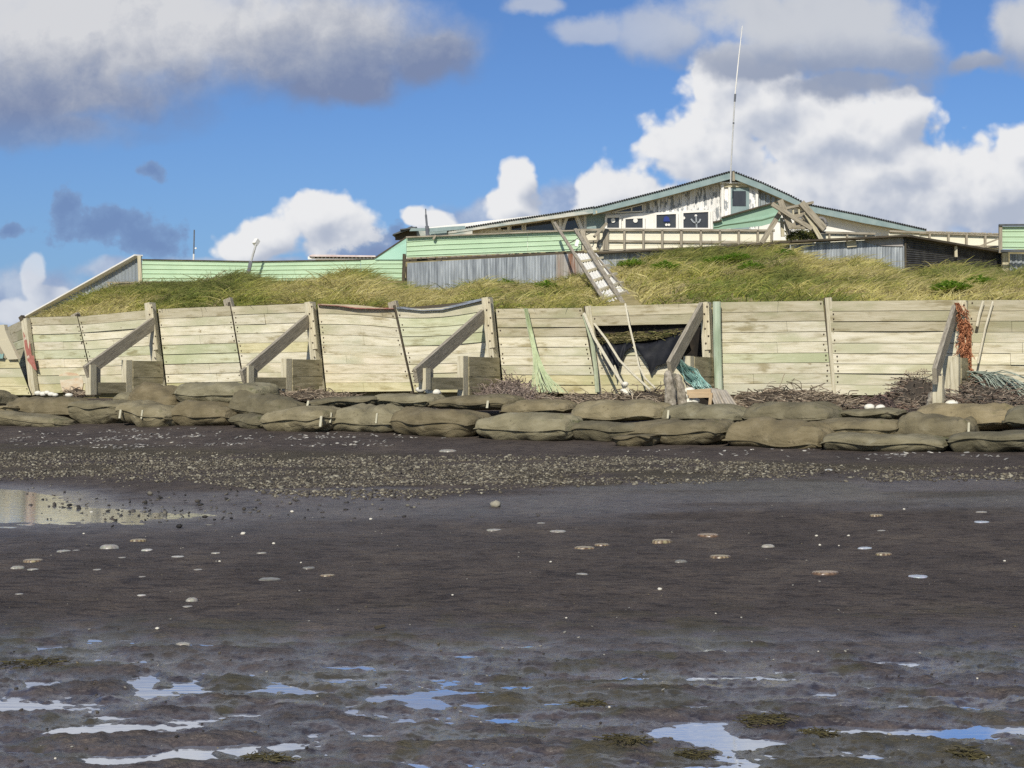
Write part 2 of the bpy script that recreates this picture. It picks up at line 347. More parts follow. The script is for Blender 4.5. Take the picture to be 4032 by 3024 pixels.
# ------------------------------------------------------------------ the beach: one sheet out to the horizon
WL_NEAR, WL_POOL = -.019, .038
def make_beach():
    ys = [-1500, -300, -60, -12, -3, 0, 1.5, 2.6, 3.4]
    py = 3300.0
    while py > 1600: ys.append(CZ*F/(py-HY)); py -= 3.4
    ys = [y for y in ys if y < 44]; ys = sorted(set(ys)) + [46, 50, 56, 64, 80, 120, 300, 900, 2500]
    ss = np.concatenate([[-60, -20, -6, -2, -1, -.7, -.52], np.linspace(-.44, .44, 760), [.52, .7, 1, 2, 6, 20, 60]])
    ys = np.array(ys); w = np.maximum(ys, 3.4); w = np.minimum(w, 60)
    X = ss[None, :]*w[:, None]; Y = np.repeat(ys[:, None], len(ss), 1)
    Z = gz(X, Y)
    ny, nx = X.shape
    V = np.stack([X, Y, Z], -1).reshape(-1, 3)
    i = np.arange(ny*nx).reshape(ny, nx)
    Fq = np.stack([i[:-1, :-1], i[:-1, 1:], i[1:, 1:], i[1:, :-1]], -1).reshape(-1, 4)
    near = 1-sst(8.6, 11.0, Y)
    wet = near*sst(.050, .0, Z-WL_NEAR)*1.0
    pool = np.exp(-((X+6.5)/6.5)**2-((Y-19)/4.5)**2)
    wet = np.maximum(wet, pool*sst(.09, .0, Z-WL_POOL))
    wet = np.maximum(wet, .52*sst(14.5, 17, Y)*(1-sst(19.0, 20.5, Y))*sst(.30, .62, .5+fbm(X*.35, Y*.9, 60, 3)))   # damp band below the pebbles
    wet = np.maximum(wet, near*.35*sst(.45, .65, .5+fbm(X*1.2, Y*1.6, 61, 3)))
    stk = .5+fbm(X*1.7+Y*1.1+.6*fbm(X*2, Y*2, 16, 2), Y*5.5, 64, 4)
    wet = np.maximum(wet, near*1.0*sst(.53, .64, stk)*sst(8.9, 8.0, Y))
    alg = near*sst(.56, .66, .5+fbm(X*2.6, Y*3, 71, 4)+.12*sst(7.4, 6.2, Y))*.8
    alg = np.maximum(alg, np.exp(-((X+2.9)/.9)**2-((Y-8.9)/.7)**2)*sst(.45, .6, .5+fbm(X*4, Y*4, 72, 3)))
    alg = np.maximum(alg, .45*sst(7.5, 9, wd(X, Y))*(1-sst(11, 14, wd(X, Y)))*sst(.42, .6, .5+fbm(X*.8, Y*.8, 73, 3)))
    col = np.stack([wet, alg, np.zeros_like(wet)], -1).reshape(-1, 3)
    o = raw('beach', V, Fq, col, M['sand'], smooth=True); tag(o, kind='structure')
    def sheet(name, x0, x1, y0, y1, z):
        mb = MB(); mb.slab([(x0,y0,z),(x1,y0,z),(x1,y1,z),(x0,y1,z)], (0, 0, -.004)); return tag(mb.build(name, M['pool'] if 'pool' in name else M['water']), kind='structure')
    sheet('puddle_water', -6, 6, 4.6, 9.8, WL_NEAR)
    sheet('tide_pool_water', -16, -1.2, 13.5, 25.5, WL_POOL)
make_beach()

# ------------------------------------------------------------------ pebbles, shell hash (stuff)
ICO = None
def ico():
    global ICO
    if ICO is None:
        t = (1+5**.5)/2
        v = np.array([(-1,t,0),(1,t,0),(-1,-t,0),(1,-t,0),(0,-1,t),(0,1,t),(0,-1,-t),(0,1,-t),(t,0,-1),(t,0,1),(-t,0,-1),(-t,0,1)], float)
        v /= np.linalg.norm(v[0])
        f = np.array([(0,11,5),(0,5,1),(0,1,7),(0,7,10),(0,10,11),(1,5,9),(5,11,4),(11,10,2),(10,7,6),(7,1,8),(3,9,4),(3,4,2),(3,2,6),(3,6,8),(3,8,9),(4,9,5),(2,4,11),(6,2,10),(8,6,7),(9,8,1)])
        ICO = (v, f)
    return ICO
def stones(name, X, Y, size, flat, cols, label=None):
    v, f = ico(); n = len(X)
    Z = gz(X, Y)
    sc = size[:, None]*RNG.uniform(.6, 1.3, (n, 3)); sc[:, 2] *= flat
    loc = v[None]*(1+RNG.uniform(-.25, .25, (n, 12, 1)))*sc[:, None, :]
    th = RNG.uniform(0, 6.28, n); c, s = np.cos(th)[:, None], np.sin(th)[:, None]
    x = loc[..., 0]*c-loc[..., 1]*s; y = loc[..., 0]*s+loc[..., 1]*c
    tl = RNG.normal(0, .25, (n, 1)); z = loc[..., 2]+x*tl
    V = np.stack([x+X[:, None], y+Y[:, None], z+Z[:, None]+size[:, None]*flat*.3], -1).reshape(-1, 3)
    Fq = (f[None]+(np.arange(n)*12)[:, None, None]).reshape(-1, 3)
    o = raw(name, V, Fq, np.repeat(cols, 12, 0), M['stone']); tag(o, kind='stuff'); 
    if label: o['label'] = label
    return o
def px_field(n, fn):                                                 # random beach points, kept with probability fn(px, py)
    px = RNG.uniform(-250, 4280, n*4); t = RNG.uniform(0, 1, n*4)
    Y = 15.5+t*17; X = (px-2016)/F*Y
    py = HY+(CZ-gbase(X, Y))*F/Y
    keep = RNG.uniform(0, 1, n*4) < fn(px, py, X, Y)
    return X[keep][:n], Y[keep][:n]
def band(px, py, top, bot):
    t = np.interp(px, [p[0] for p in top], [p[1] for p in top]); b = np.interp(px, [p[0] for p in bot], [p[1] for p in bot])
    return np.clip(np.minimum(py-t, b-py)/22, 0, 1)
def peb(px, py, X, Y):
    k = band(px, py, [(-300,1775),(600,1775),(1400,1790),(2200,1790),(2900,1800),(3400,1835),(4300,1835)], [(-300,1895),(800,1905),(1100,1965),(1700,1970),(2300,1915),(3000,1905),(4300,1900)])
    q = fbm(X*.55, Y*1.6, 81, 3)
    right = np.interp(px, [2600, 3000, 3300, 3700, 4000], [1, .95, .6, .7, .9])
    return k*right*sst(-.26, .10, q)
px_, py_ = px_field(36000, peb)
def tones(n, pal, var=.25):
    pal = np.array(pal); c = pal[RNG.integers(0, len(pal), n)]*RNG.uniform(1-var, 1+var, (n, 1)); return c
n = len(px_)
stones('pebbles', px_, py_, RNG.uniform(.009, .023, n)*RNG.choice([1, 1, 1, 1.6], n), .6,
       tones(n, [(.085,.074,.056),(.12,.104,.076),(.07,.061,.05),(.16,.14,.10),(.09,.08,.064),(.20,.18,.135),(.055,.048,.043),(.28,.26,.20)]))
def shl(px, py, X, Y):
    a = band(px, py, [(-300,1700),(400,1686),(900,1682),(1500,1702),(2100,1720),(4300,1790)], [(-300,1745),(400,1775),(1000,1770),(1500,1772),(1800,1735),(2050,1722),(4300,1790)])
    b = band(px, py, [(-300,1900),(2300,1900),(2500,1752),(3300,1752),(3900,1778),(4300,1782)], [(-300,1900),(2300,1790),(2500,1795),(3300,1810),(3700,1822),(4300,1815)])
    q = fbm(X*.8, Y*3.0, 91, 3); 
    return np.maximum(a*np.interp(px, [-200, 300, 1300, 1700], [.3, 1, 1, .6]), b*.55)*sst(-.05, .16, q)
sx, sy = px_field(5200, shl); n = len(sx)
stones('shell_gravel', sx, sy, RNG.uniform(.018, .05, n), .30, tones(n, [(.30,.29,.27),(.22,.21,.20),(.42,.40,.36),(.17,.16,.15)]))
def scat(px, py, X, Y):
    return np.exp(-((px-1050)/450)**2-((py-1985)/55)**2)*.8 + np.exp(-((px-350)/420)**2-((py-1985)/75)**2)*.30 + .012
sx, sy = px_field(900, scat); n = len(sx)
stones('scattered_pebbles', sx, sy, RNG.uniform(.012, .034, n), .5, tones(n, [(.06,.055,.05),(.10,.09,.075),(.16,.15,.12),(.045,.042,.04)]))
def inpool(px, py, X, Y):
    return np.exp(-((px-560)/420)**2-((py-2010)/45)**2)*.9+np.exp(-((px-150)/200)**2-((py-1980)/60)**2)*.25
sx, sy = px_field(1500, inpool); n = len(sx)
o_ = stones('pool_pebbles', sx, sy, RNG.uniform(.008, .024, n)*RNG.choice([1, 1, 1, 1.8], n), .6, tones(n, [(.035,.032,.028),(.07,.06,.05),(.025,.023,.022),(.12,.11,.09)])); o_.location.z += .02
m_ = 700; Yn = 6.2+RNG.uniform(0, 1, m_)**1.5*11; Xn = RNG.uniform(-.37, .37, m_)*Yn
stones('beach_grit', Xn, Yn, RNG.uniform(.003, .012, m_), .5, tones(m_, [(.05,.045,.04),(.28,.27,.24),(.14,.12,.08),(.03,.028,.027),(.09,.08,.06)]))

# ------------------------------------------------------------------ jellyfish / shells on the sand, each one a thing
def jelly(px, py, wpx, kind, label, hscale=1.0, group='jellyfish stranded on the beach'):
    p = G(px, py); Y = p.y; r = wpx*Y/F/2; h = r*.40*hscale
    mb = MB(); nu, nv = 28, 8; seed = int(px*3+py); rr = random.Random(seed); ph = rr.uniform(0, 6)
    base = {'pale': (.36,.34,.29), 'blue': (.42,.46,.52), 'tan': (.36,.29,.17), 'brown': (.34,.25,.16), 'white': (.48,.47,.42), 'grey': (.20,.19,.16)}[kind]
    el = rr.uniform(.65, .95); rot = rr.uniform(0, 3.14)
    def fn(u, v):
        a = u*2*math.pi; k = 1+.05*math.sin(a*3+ph)+.035*math.sin(a*16)*v
        rad = r*k*math.sin(v*math.pi*.5)**.9
        z = h*(1-v**2.2)+h*.06*math.sin(a*5+ph)*v*(1-v)*4 - (.012 if v > .99 else 0)
        if rr is not None and kind in ('tan', 'brown'): z = h*(1-v**5)*.9 - (.012 if v > .99 else 0)
        x_, y_ = rad*math.cos(a), rad*math.sin(a)*el
        return Vector((x_*math.cos(rot*.2)-y_*math.sin(rot*.2), x_*math.sin(rot*.2)+y_*math.cos(rot*.2), z))
    def cf(u, v):
        st = math.sin(u*2*math.pi*16+ph)
        if kind in ('tan', 'brown') and v > .62 and st > .1: return (.12,.075,.045)
        if kind == 'brown' and v > .75: return (.17,.10,.06)
        if kind == 'pale' and v > .55 and st > .55: return tuple(c*.72 for c in base)
        return tuple(c*(.9+.2*rr.random()) for c in base)
    mb.grid(fn, nu, nv, 0, cf)
    mb.v = [(x+p.x, y+p.y, z+p.z-h*.12) for x, y, z in mb.v]
    o = mb.build('jellyfish', M['jelly'], smooth=True, origin=p); return tag(o, label, 'jellyfish', group)
JEL = [
 (430,2160,76,'pale','large ribbed white jellyfish dome below the end of the tide pool',1.2),
 (545,2133,66,'tan','tan striped jellyfish just behind the large ribbed white dome',.7),
 (250,2174,56,'pale','low cream jellyfish left of the large ribbed white dome',.6),
 (580,2168,46,'white','small white jellyfish dome right of the large ribbed white dome',.8),
 (130,2214,76,'tan','tan striped jellyfish beside a smaller pale dome at the left edge',.7),
 (68,2238,56,'pale','pale ribbed jellyfish dome in front of the leftmost tan striped one',1.1),
 (700,2194,50,'white','thin white jellyfish lying flat on bare sand below the tide pool',.4),
 (1060,2280,88,'grey','grey crumpled jellyfish with a dark ragged edge',.5),
 (1290,2264,60,'tan','faint tan jellyfish flat on open sand right of the grey crumpled one',.4),
 (1215,2240,50,'grey','grey jellyfish sunk in the sand behind the faint tan one',.6),
 (557,2345,36,'white','small bright white jellyfish alone on mid beach at left',.6),
 (755,2362,50,'pale','upright ribbed jellyfish dome above a flat pale scrap on mid beach',1.5),
 (738,2387,40,'pale','flat pale jellyfish scrap under the upright ribbed dome',.3),
 (720,2526,60,'pale','smooth pale jellyfish dome casting a long shadow on the lower beach',.8),
 (2300,2160,82,'tan','tan jellyfish in front of a touching tan neighbour near mid photo',.5),
 (2370,2146,62,'tan','smaller tan jellyfish just behind its tan neighbour near mid photo',.5),
 (2605,2136,82,'tan','tan jellyfish with a peaked middle below the broken wall bay',.8),
 (2790,2108,86,'brown','pale topped jellyfish with bold dark brown stripes round the rim',.6),
 (2835,2197,82,'tan','tan jellyfish with fine rim stripes right of the small peaked one',.6),
 (2680,2214,52,'grey','small grey peaked jellyfish left of a wide tan striped one',1.0),
 (2290,2262,50,'pale','pale jellyfish alone on sand below the two touching tan ones',.5),
 (3025,2153,56,'pale','small pale jellyfish with a pointed top on right beach',1.1),
 (3405,2161,60,'blue','bluish white jellyfish slab behind a patterned tan one',.5),
 (3480,2182,66,'tan','patterned tan jellyfish in front of the bluish white slab',.6),
 (3250,2258,110,'brown','largest jellyfish, pale top with a reddish brown ribbed side',.55),
 (3615,2271,76,'blue','bluish white jellyfish flat on sand right of the largest reddish one',.4),
 (3450,2030,56,'tan','tan knobbly jellyfish near the damp band below the pebbles at right',.8),
 (3865,2052,60,'blue','thin bluish jellyfish at the right end of the damp band',.4),
 (3865,2018,46,'pale','small pale jellyfish directly behind the thin bluish one',.4),
 (1945,2086,62,'pale','flat pale jellyfish on damp sand left of a brownish one',.4),
 (2198,2093,66,'pale','brownish pale jellyfish on damp sand right of a flat one',.5),
 (1765,1777,72,'pale','pale lumpy jellyfish on the top edge of the pebble band',.6),
 (3262,1854,36,'white','white jellyfish scrap standing out on the pebbles at right',.9)]
for (px, py, w, k, lb, hs) in JEL: jelly(px, py, w, k, lb, hs)
for (px, py, w) in [(480,2196,32),(1030,2176,40),(780,2242,36),(385,2242,36),(560,2272,30),(75,2341,34),(130,2243,44),(300,2170,30),(3470,2090,36),(2130,2060,34),(850,2180,36)]:
    jelly(px, py, w, 'pale', 'small thin pale jellyfish scrap lying flat on the dark sand', .4)
def rock(name, px, py, wpx, hk, col, label, cat, group, seed):
    p = G(px, py); r = wpx*p.y/F/2; mb = MB()
    mb.lump(p+Vector((0, 0, r*hk*.6)), r, r*.8, r*hk, 0, col, seed, .2, 12, 7)
    return tag(mb.build(name, M['stone'], smooth=True, origin=p), label, cat, group)
rock('rock', 1952, 1996, 42, .75, (.30,.28,.22), 'lone grey tan rock on damp sand below the pebble band', 'rock', None, 3)
WP = [(958,2106,24),(1078,2143,16),(2598,2328,22),(3215,2110,14),(3228,2148,14),(2168,2216,13),(3955,2211,14),(3303,2150,10),(2535,2660,14),(2818,2415,9),(1185,2218,10),(1782,2347,12),(620,2483,20),(2230,2430,11),(1145,2690,14),(218,2994,13),(3848,2673,11),(3560,2006,13),(3340,2112,14),(1150,2015,18),(865,2212,12),(330,2103,12),(360,2020,18),(1460,2045,16),(400,2885,12),(3222,2572,9),(2400,2792,14),(1895,2845,18),(560,2865,18)]
for i, (px, py, w) in enumerate(WP):
    rock('white_pebble', px, py, w*.85, .6, (.62,.59,.51), 'small bright white pebble lying alone on the dark sand', 'pebble', 'white pebbles on the sand', 100+i)
for i, (px, py, w, lb) in enumerate([(440,1853,62,'black flat driftwood chip lying among the pebbles above the tide pool'),(1494,2478,34,'thin black driftwood chip standing out on the bare mid beach')]):
    p = G(px, py); r = w*p.y/F/2; mb = MB(); mb.bar(p+Vector((-r, 0, .012)), p+Vector((r, .03, .02)), .03, .016); tag(mb.build('driftwood_chip', M['dark_wood']), lb, 'driftwood')
# seaweed tufts in the wet foreground
for i, (px, py, w) in enumerate([(2460,2925,150),(3010,2835,170),(3230,2880,90),(2320,2765,90),(150,2610,240),(2730,2960,90),(1050,2990,120),(3790,2965,120)]):
    p = G(px, py); r = w*p.y/F/2; mb = MB(); rr = random.Random(900+i)
    for k in range(110):
        a = rr.uniform(0, 6.28); q = r*1.1*rr.random()**.8; x, y = p.x+q*math.cos(a), p.y+q*math.sin(a)*.8
        z = float(gz(x, y))+.004; pts = [Vector((x, y, z))]; d = rr.uniform(0, 6.28)
        for s in range(4):
            d += rr.uniform(-.9, .9); pts.append(pts[-1]+Vector((math.cos(d)*.022, math.sin(d)*.022, rr.uniform(-.005, .005))))
        g = rr.uniform(.7, 1.3); mb.tube(pts, .0022, 3, 0, rr.choice([(.07*g,.06*g,.025*g),(.05*g,.045*g,.025*g),(.10*g,.09*g,.04*g)]))
    lab = ['olive seaweed tuft left of the brightest right hand puddle','brown seaweed tuft above the brightest right hand puddle','small seaweed tuft right of the brightest right hand puddle','seaweed tuft on wet sand left of centre puddles','broad brown seaweed mat at the left edge of the beach','small seaweed tuft below the brightest right hand puddle','seaweed tuft at the bottom edge left of the middle','seaweed tuft at the bottom right of the beach'][i]
    tag(mb.build('seaweed', M['twig'], origin=p), lab, 'seaweed', 'seaweed tufts on the wet sand')
# ------------------------------------------------------------------ the timber seawall
PAL = {'c': (1, 1, 1), 'g': (.74,.72,.67), 't': (.88,.95,.86), 'p': (1.07,1.04,1.02), 'w': (1.08,1.08,1.07), 'y': (.93,.91,.74)}
def panel(parent, tl, tr, br, bl, tones_, nb=9, skip=(), cut={}, seed=0, d=0.0, label=None, wave=None, plane=None):
    rr = random.Random(seed); mb = MB(); pl = plane or (lambda x, y, dd: W(x, y, dd))
    lerp = lambda a, b, t: (a[0]+(b[0]-a[0])*t, a[1]+(b[1]-a[1])*t)
    # boards run from the left joint to the right joint
    cuts = [0]
    for k in range(nb): cuts.append(cuts[-1]+rr.uniform(.92, 1.08))
    cuts = [c/cuts[-1] for c in cuts]
    q = [pl(*tl, d-.085), pl(*tr, d-.085), pl(*br, d-.085), pl(*bl, d-.085)]
    if not skip: mb.slab(q, -N*.03 if plane is None else (0, .03, 0), 1)
    for k in range(nb):
        if k in skip: continue
        gp_ = rr.choice([.0012, .0018, .003, .0045]); t0, t1 = cuts[k]+gp_, cuts[k+1]-gp_
        off = rr.uniform(-.014, .014); ns = 6; tone = PAL[tones_[k % len(tones_)]]
        g = rr.uniform(.92, 1.06); tone = tuple(c*g for c in tone); u0 = rr.uniform(0, 40); w0 = rr.uniform(0, 40)
        splits = [0, 1] if rr.random() < .6 else [0, rr.uniform(.25, .75), 1]
        splits = [q*cut.get(k, 1) for q in splits]
        for si in range(len(splits)-1):
            a0, a1 = splits[si]+(.002 if si else 0), splits[si+1]
            bow = rr.uniform(-.02, .02); tilt = rr.uniform(-.012, .012)
            for s in range(ns):
                pts = []; uvs = []
                for (face, dd) in ((0, d+off), (1, d+off-.05)):
                    for (ai, ti) in ((s, t1), (s+1, t1), (s+1, t0), (s, t0)):
                        a = a0+(a1-a0)*ai/ns
                        x0, y0 = lerp(tl, tr, a); x1, y1 = lerp(bl, br, a)
                        if wave: y0 += wave(a)*(1-ti)
                        x, y = x0+(x1-x0)*ti, y0+(y1-y0)*ti
                        e = bow*math.sin(math.pi*a)+(tilt if ti == t0 else -tilt)
                        pts.append(pl(x, y, dd+e)); uvs.append((u0+a*2.5, w0+ti*2.0))
                mb.hexa(pts, 0, tone, uvs)
            if si: u0 += 7
        for (a, ) in ((.025,), (.972,)):
            if a > cut.get(k, 1): continue
            for ti in (t0+(t1-t0)*.25, t0+(t1-t0)*.75):
                if rr.random() < .45: continue
                aa = a+rr.uniform(-.006, .006)
                x0, y0 = lerp(tl, tr, aa); x1, y1 = lerp(bl, br, aa); x, y = x0+(x1-x0)*ti, y0+(y1-y0)*ti
                c = pl(x, y, d+off+.012); mb.lump(c, .017, .017, .017, 2, None, 1, 0, 6, 4)
    o = mb.build('panel', [M['plank'], M['dark_wood'], M['bolt']], parent)
    if label: o['label'] = label
    return o
wall = thing('seawall', W(2016, 1545), 'long cream timber plank seawall holding back the grassy bank', 'seawall')
BAYS = [
 ((118,1249),(303,1244),(372,1545),(140,1548),'gctctppcy'),
 ((307,1247),(590,1220),(640,1540),(378,1545),'gccctcppc'),
 ((622,1217),(905,1205),(962,1540),(660,1545),'gcccttccy'),
 ((911,1206),(1222,1193),(1260,1540),(968,1540),'gcccycppc'),
 ((1250,1197),(1551,1218),(1622,1540),(1286,1545),'gccccpppy'),
 ((1560,1214),(1912,1182),(1950,1545),(1632,1545),'ctttccppy'),
 ((1952,1216),(2292,1212),(2352,1552),(1985,1548),'gggccccyy'),
 ((2326,1206),(2768,1194),(2788,1555),(2372,1552),'ggcccccyy'),
 ((2826,1190),(3240,1184),(3278,1552),(2836,1555),'ggccctccc'),
 ((3264,1186),(3790,1181),(3800,1560),(3292,1555),'gggcccwcc'),
 ((3812,1182),(4360,1178),(4380,1565),(3815,1560),'gggcwwccc'),
 ((4368,1178),(4990,1172),(5005,1572),(4386,1566),'ggcccccyy'),
 ((4998,1172),(5700,1162),(5715,1584),(5012,1574),'gggccwccc'),
 ((5708,1162),(6490,1150),(6500,1598),(5722,1586),'ggccccccy')]
for i, (tl, tr, br, bl, tn) in enumerate(BAYS):
    panel(wall, tl, tr, br, bl, tn, 9, skip=((2, 3) if i == 7 else ()), cut=({4: .66, 5: .72, 6: .88} if i == 7 else {}), seed=40+i,
          label=('plank panel with a hole where boards have broken out' if i == 7 else 'plank panel with mint green stained upper boards' if i == 5 else None),
          wave=((lambda a: 14*math.sin(math.pi*a)) if i == 5 else (lambda a: -8*math.sin(math.pi*a)) if i == 4 else None))
# an old orange stain painted on the first panel
mo = mat('faded_orange_stain', [(.66,.60,.45),(.60,.47,.31),(.56,.38,.24)], (1, 1, 1.6), 1.5, 7, .9, lo=.36, hi=.60)
mb = MB(); mb.slab([W(x, y, .022) for x, y in ((232,1478),(262,1466),(300,1470),(322,1484),(328,1510),(322,1538),(246,1542),(238,1512))], -N*.006); mb.build('orange_stain', mo, wall)
# flat joint posts between bays
for i, (x0, y0, x1, y1) in enumerate([(304,1238,375,1548),(905,1190,965,1545),(1555,1202,1627,1545),(2306,1205,2362,1555),(3252,1172,3284,1555)]):
    mb = MB(); mb.bar(W(x0, y0, -.07), W(x1, y1+10, -.07), .07, .10, N, 0)
    if i in (0, 1, 2): mb.bar(W(x0-8, y0-14 if i else y0-2, -.10), W(x0+4, y0+40, -.10), .22, .12, N, 1)
    if i in (3, 4): mb.bar(W(x0+10, y0, -.02), W(x1+8, y1+10, -.05), .13, .06, N, 2)
    mb.build('joint_post', [M['dark_wood'], M['grey_wood'], M['pale_wood']], wall)
# bent flashing along two sagging bays
for (pts, nm) in (([(1252,1196),(1330,1198),(1400,1206),(1480,1210),(1550,1212)], 'rust'), ([(1560,1206),(1660,1212),(1740,1205),(1820,1190),(1912,1172)], 'x')):
    mb = MB()
    mb.grid(lambda u, v: W(np.interp(u*(len(pts)-1), range(len(pts)), [p[0] for p in pts]), np.interp(u*(len(pts)-1), range(len(pts)), [p[1] for p in pts])+v*(9 if nm == 'rust' else 16)*(1-abs(2*u-1)*.5), .12-.30*(1-v)), 24, 3)
    mb.build('flashing', M['galv'] if nm == 'x' else M['rust_paint'], wall)

# return wall at the left end and the low wall beyond it
ret = thing('return_wall', W(90, 1545, .2), 'slanted end piece of the seawall with a torn red strip on its post', 'seawall')
def rp(x, y, d): return W(x, y, .0-(118-x)*.028+d)
panel(ret, (22,1292),(84,1262),(126,1552),(50,1556),'ggtgtgggg', 8, seed=60, plane=rp)
mb = MB(); mb.bar(W(100, 1255, .10), W(136, 1556, .12), .20, .14, N); mb.bar(W(84, 1246, .12), W(92, 1262, .12), .12, .12, N, 1); mb.build('corner_post', [M['pale_wood'], M['dark_wood']], ret)
mb = MB(); mb.slab([W(x, y, .19) for x, y in ((91,1307),(104,1340),(112,1380),(116,1340),(124,1400),(133,1400),(135,1420),(144,1458),(132,1452),(120,1435),(108,1420),(106,1400),(98,1370))], -N*.012); mb.build('red_strip', M['rust_paint'], ret)
low = thing('low_plank_wall', W(20, 1548, 1.2), 'yellowish low plank wall at the left edge under a pale cap and corner brace', 'wall')
def lp(x, y, d): return W(x, y, .30+d)
panel(low, (-160,1418),(68,1414),(122,1556),(-160,1556),'ycyyy', 4, seed=61, plane=lp)
mb = MB(); mb.slab([lp(x, y, .10) for x, y in ((-160,1290),(16,1278),(20,1300),(34,1335),(2,1342),(-160,1350))], -N*.12); mb.slab([lp(x, y, .12) for x, y in ((-10,1345),(34,1334),(70,1414),(30,1416))], -N*.1)
mb.build('cap_board', M['pale_wood'], low)
mb = MB(); mb.slab([lp(x, y, -.05) for x, y in ((-160,1350),(8,1345),(34,1416),(-160,1418))], -N*.05); mb.build('set_back_board', M['grey_wood'], low)  # plain grey board set back behind the cap
mb = MB(); mb.slab([lp(x, y, .14) for x, y in ((-20,1380),(4,1396),(14,1392),(10,1412),(-20,1410))], -N*.03); o = mb.build('rag', M['net_teal'], origin=lp(0, 1410, .14)); tag(o, 'teal rag snagged on the low plank wall at the left edge', 'rag')

# ------------------------------------------------------------------ buttresses
def solve_d(P_, px):                                                 # how far seaward of point P_ the line of sight px lies
    a = (px-2016)/F
    return (P_.x-a*P_.y)/(a*N.y-N.x)
def buttress(post, foot, stub, brace, label, low_board=True, post_w=.17, mess=None):
    (xt, yt, xb, yb), (xf, yft, yfb), (xs, yst, ysb), (bxt, byt, bxb, byb) = post, foot, stub, brace
    base = W(xb, yb+12, .06)
    r = thing('buttress', base, label, 'buttress', 'buttresses bracing the seawall')
    mb = MB(); top = W(xt, yt, .10); mb.bar(top, W(xb, yb+14, .10), post_w, .24, N, 0)
    mb.bar(W(xt+1, yt+6, .235), W(xt+(xb-xt)*.55, yt+(yb-yt)*.55, .235), post_w*.82, .03, N, 0, (1.08,1.06,1.03))
    post_o = mb.build('post', M['pale_wood'], r)
    mb = MB()
    for k in range(9):
        t = .05+k*.085; mb.lump(W(xt+(xb-xt)*t+(-7 if k % 2 else 5), yt+(yb-yt)*t, .262), .02, .02, .02, 0, None, k, 0, 6, 4)
    mb.build('bolts', M['bolt'], post_o)
    df = solve_d(base, xf); ds = solve_d(base, xs)
    pf = lambda y, dd=0.0: P(xf, y, base.y+N.y*(df+dd)) if dd == 0 else P(2016+F*(base.x+N.x*(df+dd))/(base.y+N.y*(df+dd)), y, base.y+N.y*(df+dd))
    ps = lambda y, dd=0.0: P(2016+F*(base.x+N.x*(ds+dd))/(base.y+N.y*(ds+dd)), y, base.y+N.y*(ds+dd))
    # foot post
    mb = MB(); mb.bar(pf(yft), pf(yfb+14), .17, .20, N, 0); mb.bar(pf(yft+6, -.22), pf(yfb+14, -.22), .10, .12, N, 1); mb.build('foot_post', [M['pale_wood'], M['grey_wood']], r)
    # brace from the top of the post down to the foot
    t = W(bxt, byt, .22); dfb = solve_d(base, bxb)
    b = P(bxb, byb, base.y+N.y*dfb)
    mb = MB(); mb.bar(t, b, .08, .30, (0, 0, 1), 0); mb.build('brace', M['grey_wood'], r)
    # short stub wall: two posts and planks between them
    mb = MB(); mb.bar(ps(yst), ps(ysb+14), .15, .22, N, 0); mb.bar(ps(yst+4, -.24)+U*.03, ps(ysb+14, -.24)+U*.03, .12, .12, N, 0); mb.build('stub_post', M['pale_wood'], r)
    mb = MB(); z0 = ps(yst+2).z; z1 = ps(ysb+14).z; nb = 4
    for k in range(nb):
        za = z0+(z1-z0)*k/nb-.001; zb = z0+(z1-z0)*(k+1)/nb+.001
        A = base+N*(ds-.12); B = base+N*.02; q = []
        for uo in (.09, .03):
            for (p_, z) in ((A, zb), (B, zb), (B, za), (A, za)): q.append(Vector((p_.x, p_.y, z))+U*(uo+.008*(k % 2)))
        uvs = [(0, k*.2), (1.2, k*.2), (1.2, k*.2+.18), (0, k*.2+.18)]*2
        mb.hexa(q, 0, (1, 1, 1), uvs)
    mb.build('side_boards', M['stub'], r)
    if low_board:
        zt = pf(yfb-34).z; mb = MB(); A = base+N*(df-.1); B = base+N*(ds+.1); q = []
        for uo in (.07, .02):
            for (p_, z) in ((A, zt-.26), (B, zt-.26), (B, zt), (A, zt)): q.append(Vector((p_.x, p_.y, z))+U*uo)
        mb.hexa(q, 0, (1, 1, 1), [(0, 0), (1.2, 0), (1.2, .26), (0, .26)]*2); mb.build('low_board', M['stub'], r)
    return r, df, base
buttress((590,1193,632,1528),(358,1436,1540),(500,1418,1535),(606,1272,338,1464),'leftmost timber buttress, complete, behind the lowest flat sandbags')
buttress((1220,1190,1258,1525),(978,1440,1520),(1128,1412,1530),(1213,1262,954,1484),'timber buttress behind the tallest stacked sandbag, orange rust at its post foot')
buttress((1918,1172,1955,1530),(1672,1450,1520),(1822,1402,1545),(1902,1244,1636,1480),'timber buttress right of the mint stained panel, white floats at its foot')
buttress((2778,1190,2795,1530),(2640,1470,1570),(2712,1402,1545),(2764,1215,2636,1450),'steep timber buttress beside the hole and the green round post', low_board=False)
buttress((3790,1184,3806,1525),(3695,1480,1590),(3762,1406,1560),(3758,1228,3680,1482),'rightmost timber buttress draped in orange netting', low_board=False)
mb = MB(); mb.tube([W(x, y, .22) for x, y in ((2822,1188),(2823,1300),(2826,1420),(2830,1535))], .085, 10); tag(mb.build('round_post', mat('green_post', [(.30,.37,.25),(.42,.50,.36),(.50,.54,.42)], (1, 1, .25), 5, spots=[((.26,.19,.10), 3, (1, 1, .3), .64, .72)])), 'green stained round post standing against the steep buttress', 'post')
mb = MB(); mb.bar(W(3742, 1402, 1.15), W(3752, 1570, 1.15), .28, .20, N); tag(mb.build('wooden_post', M['pale_wood']), 'thick square wooden post in front of the orange netting', 'post')

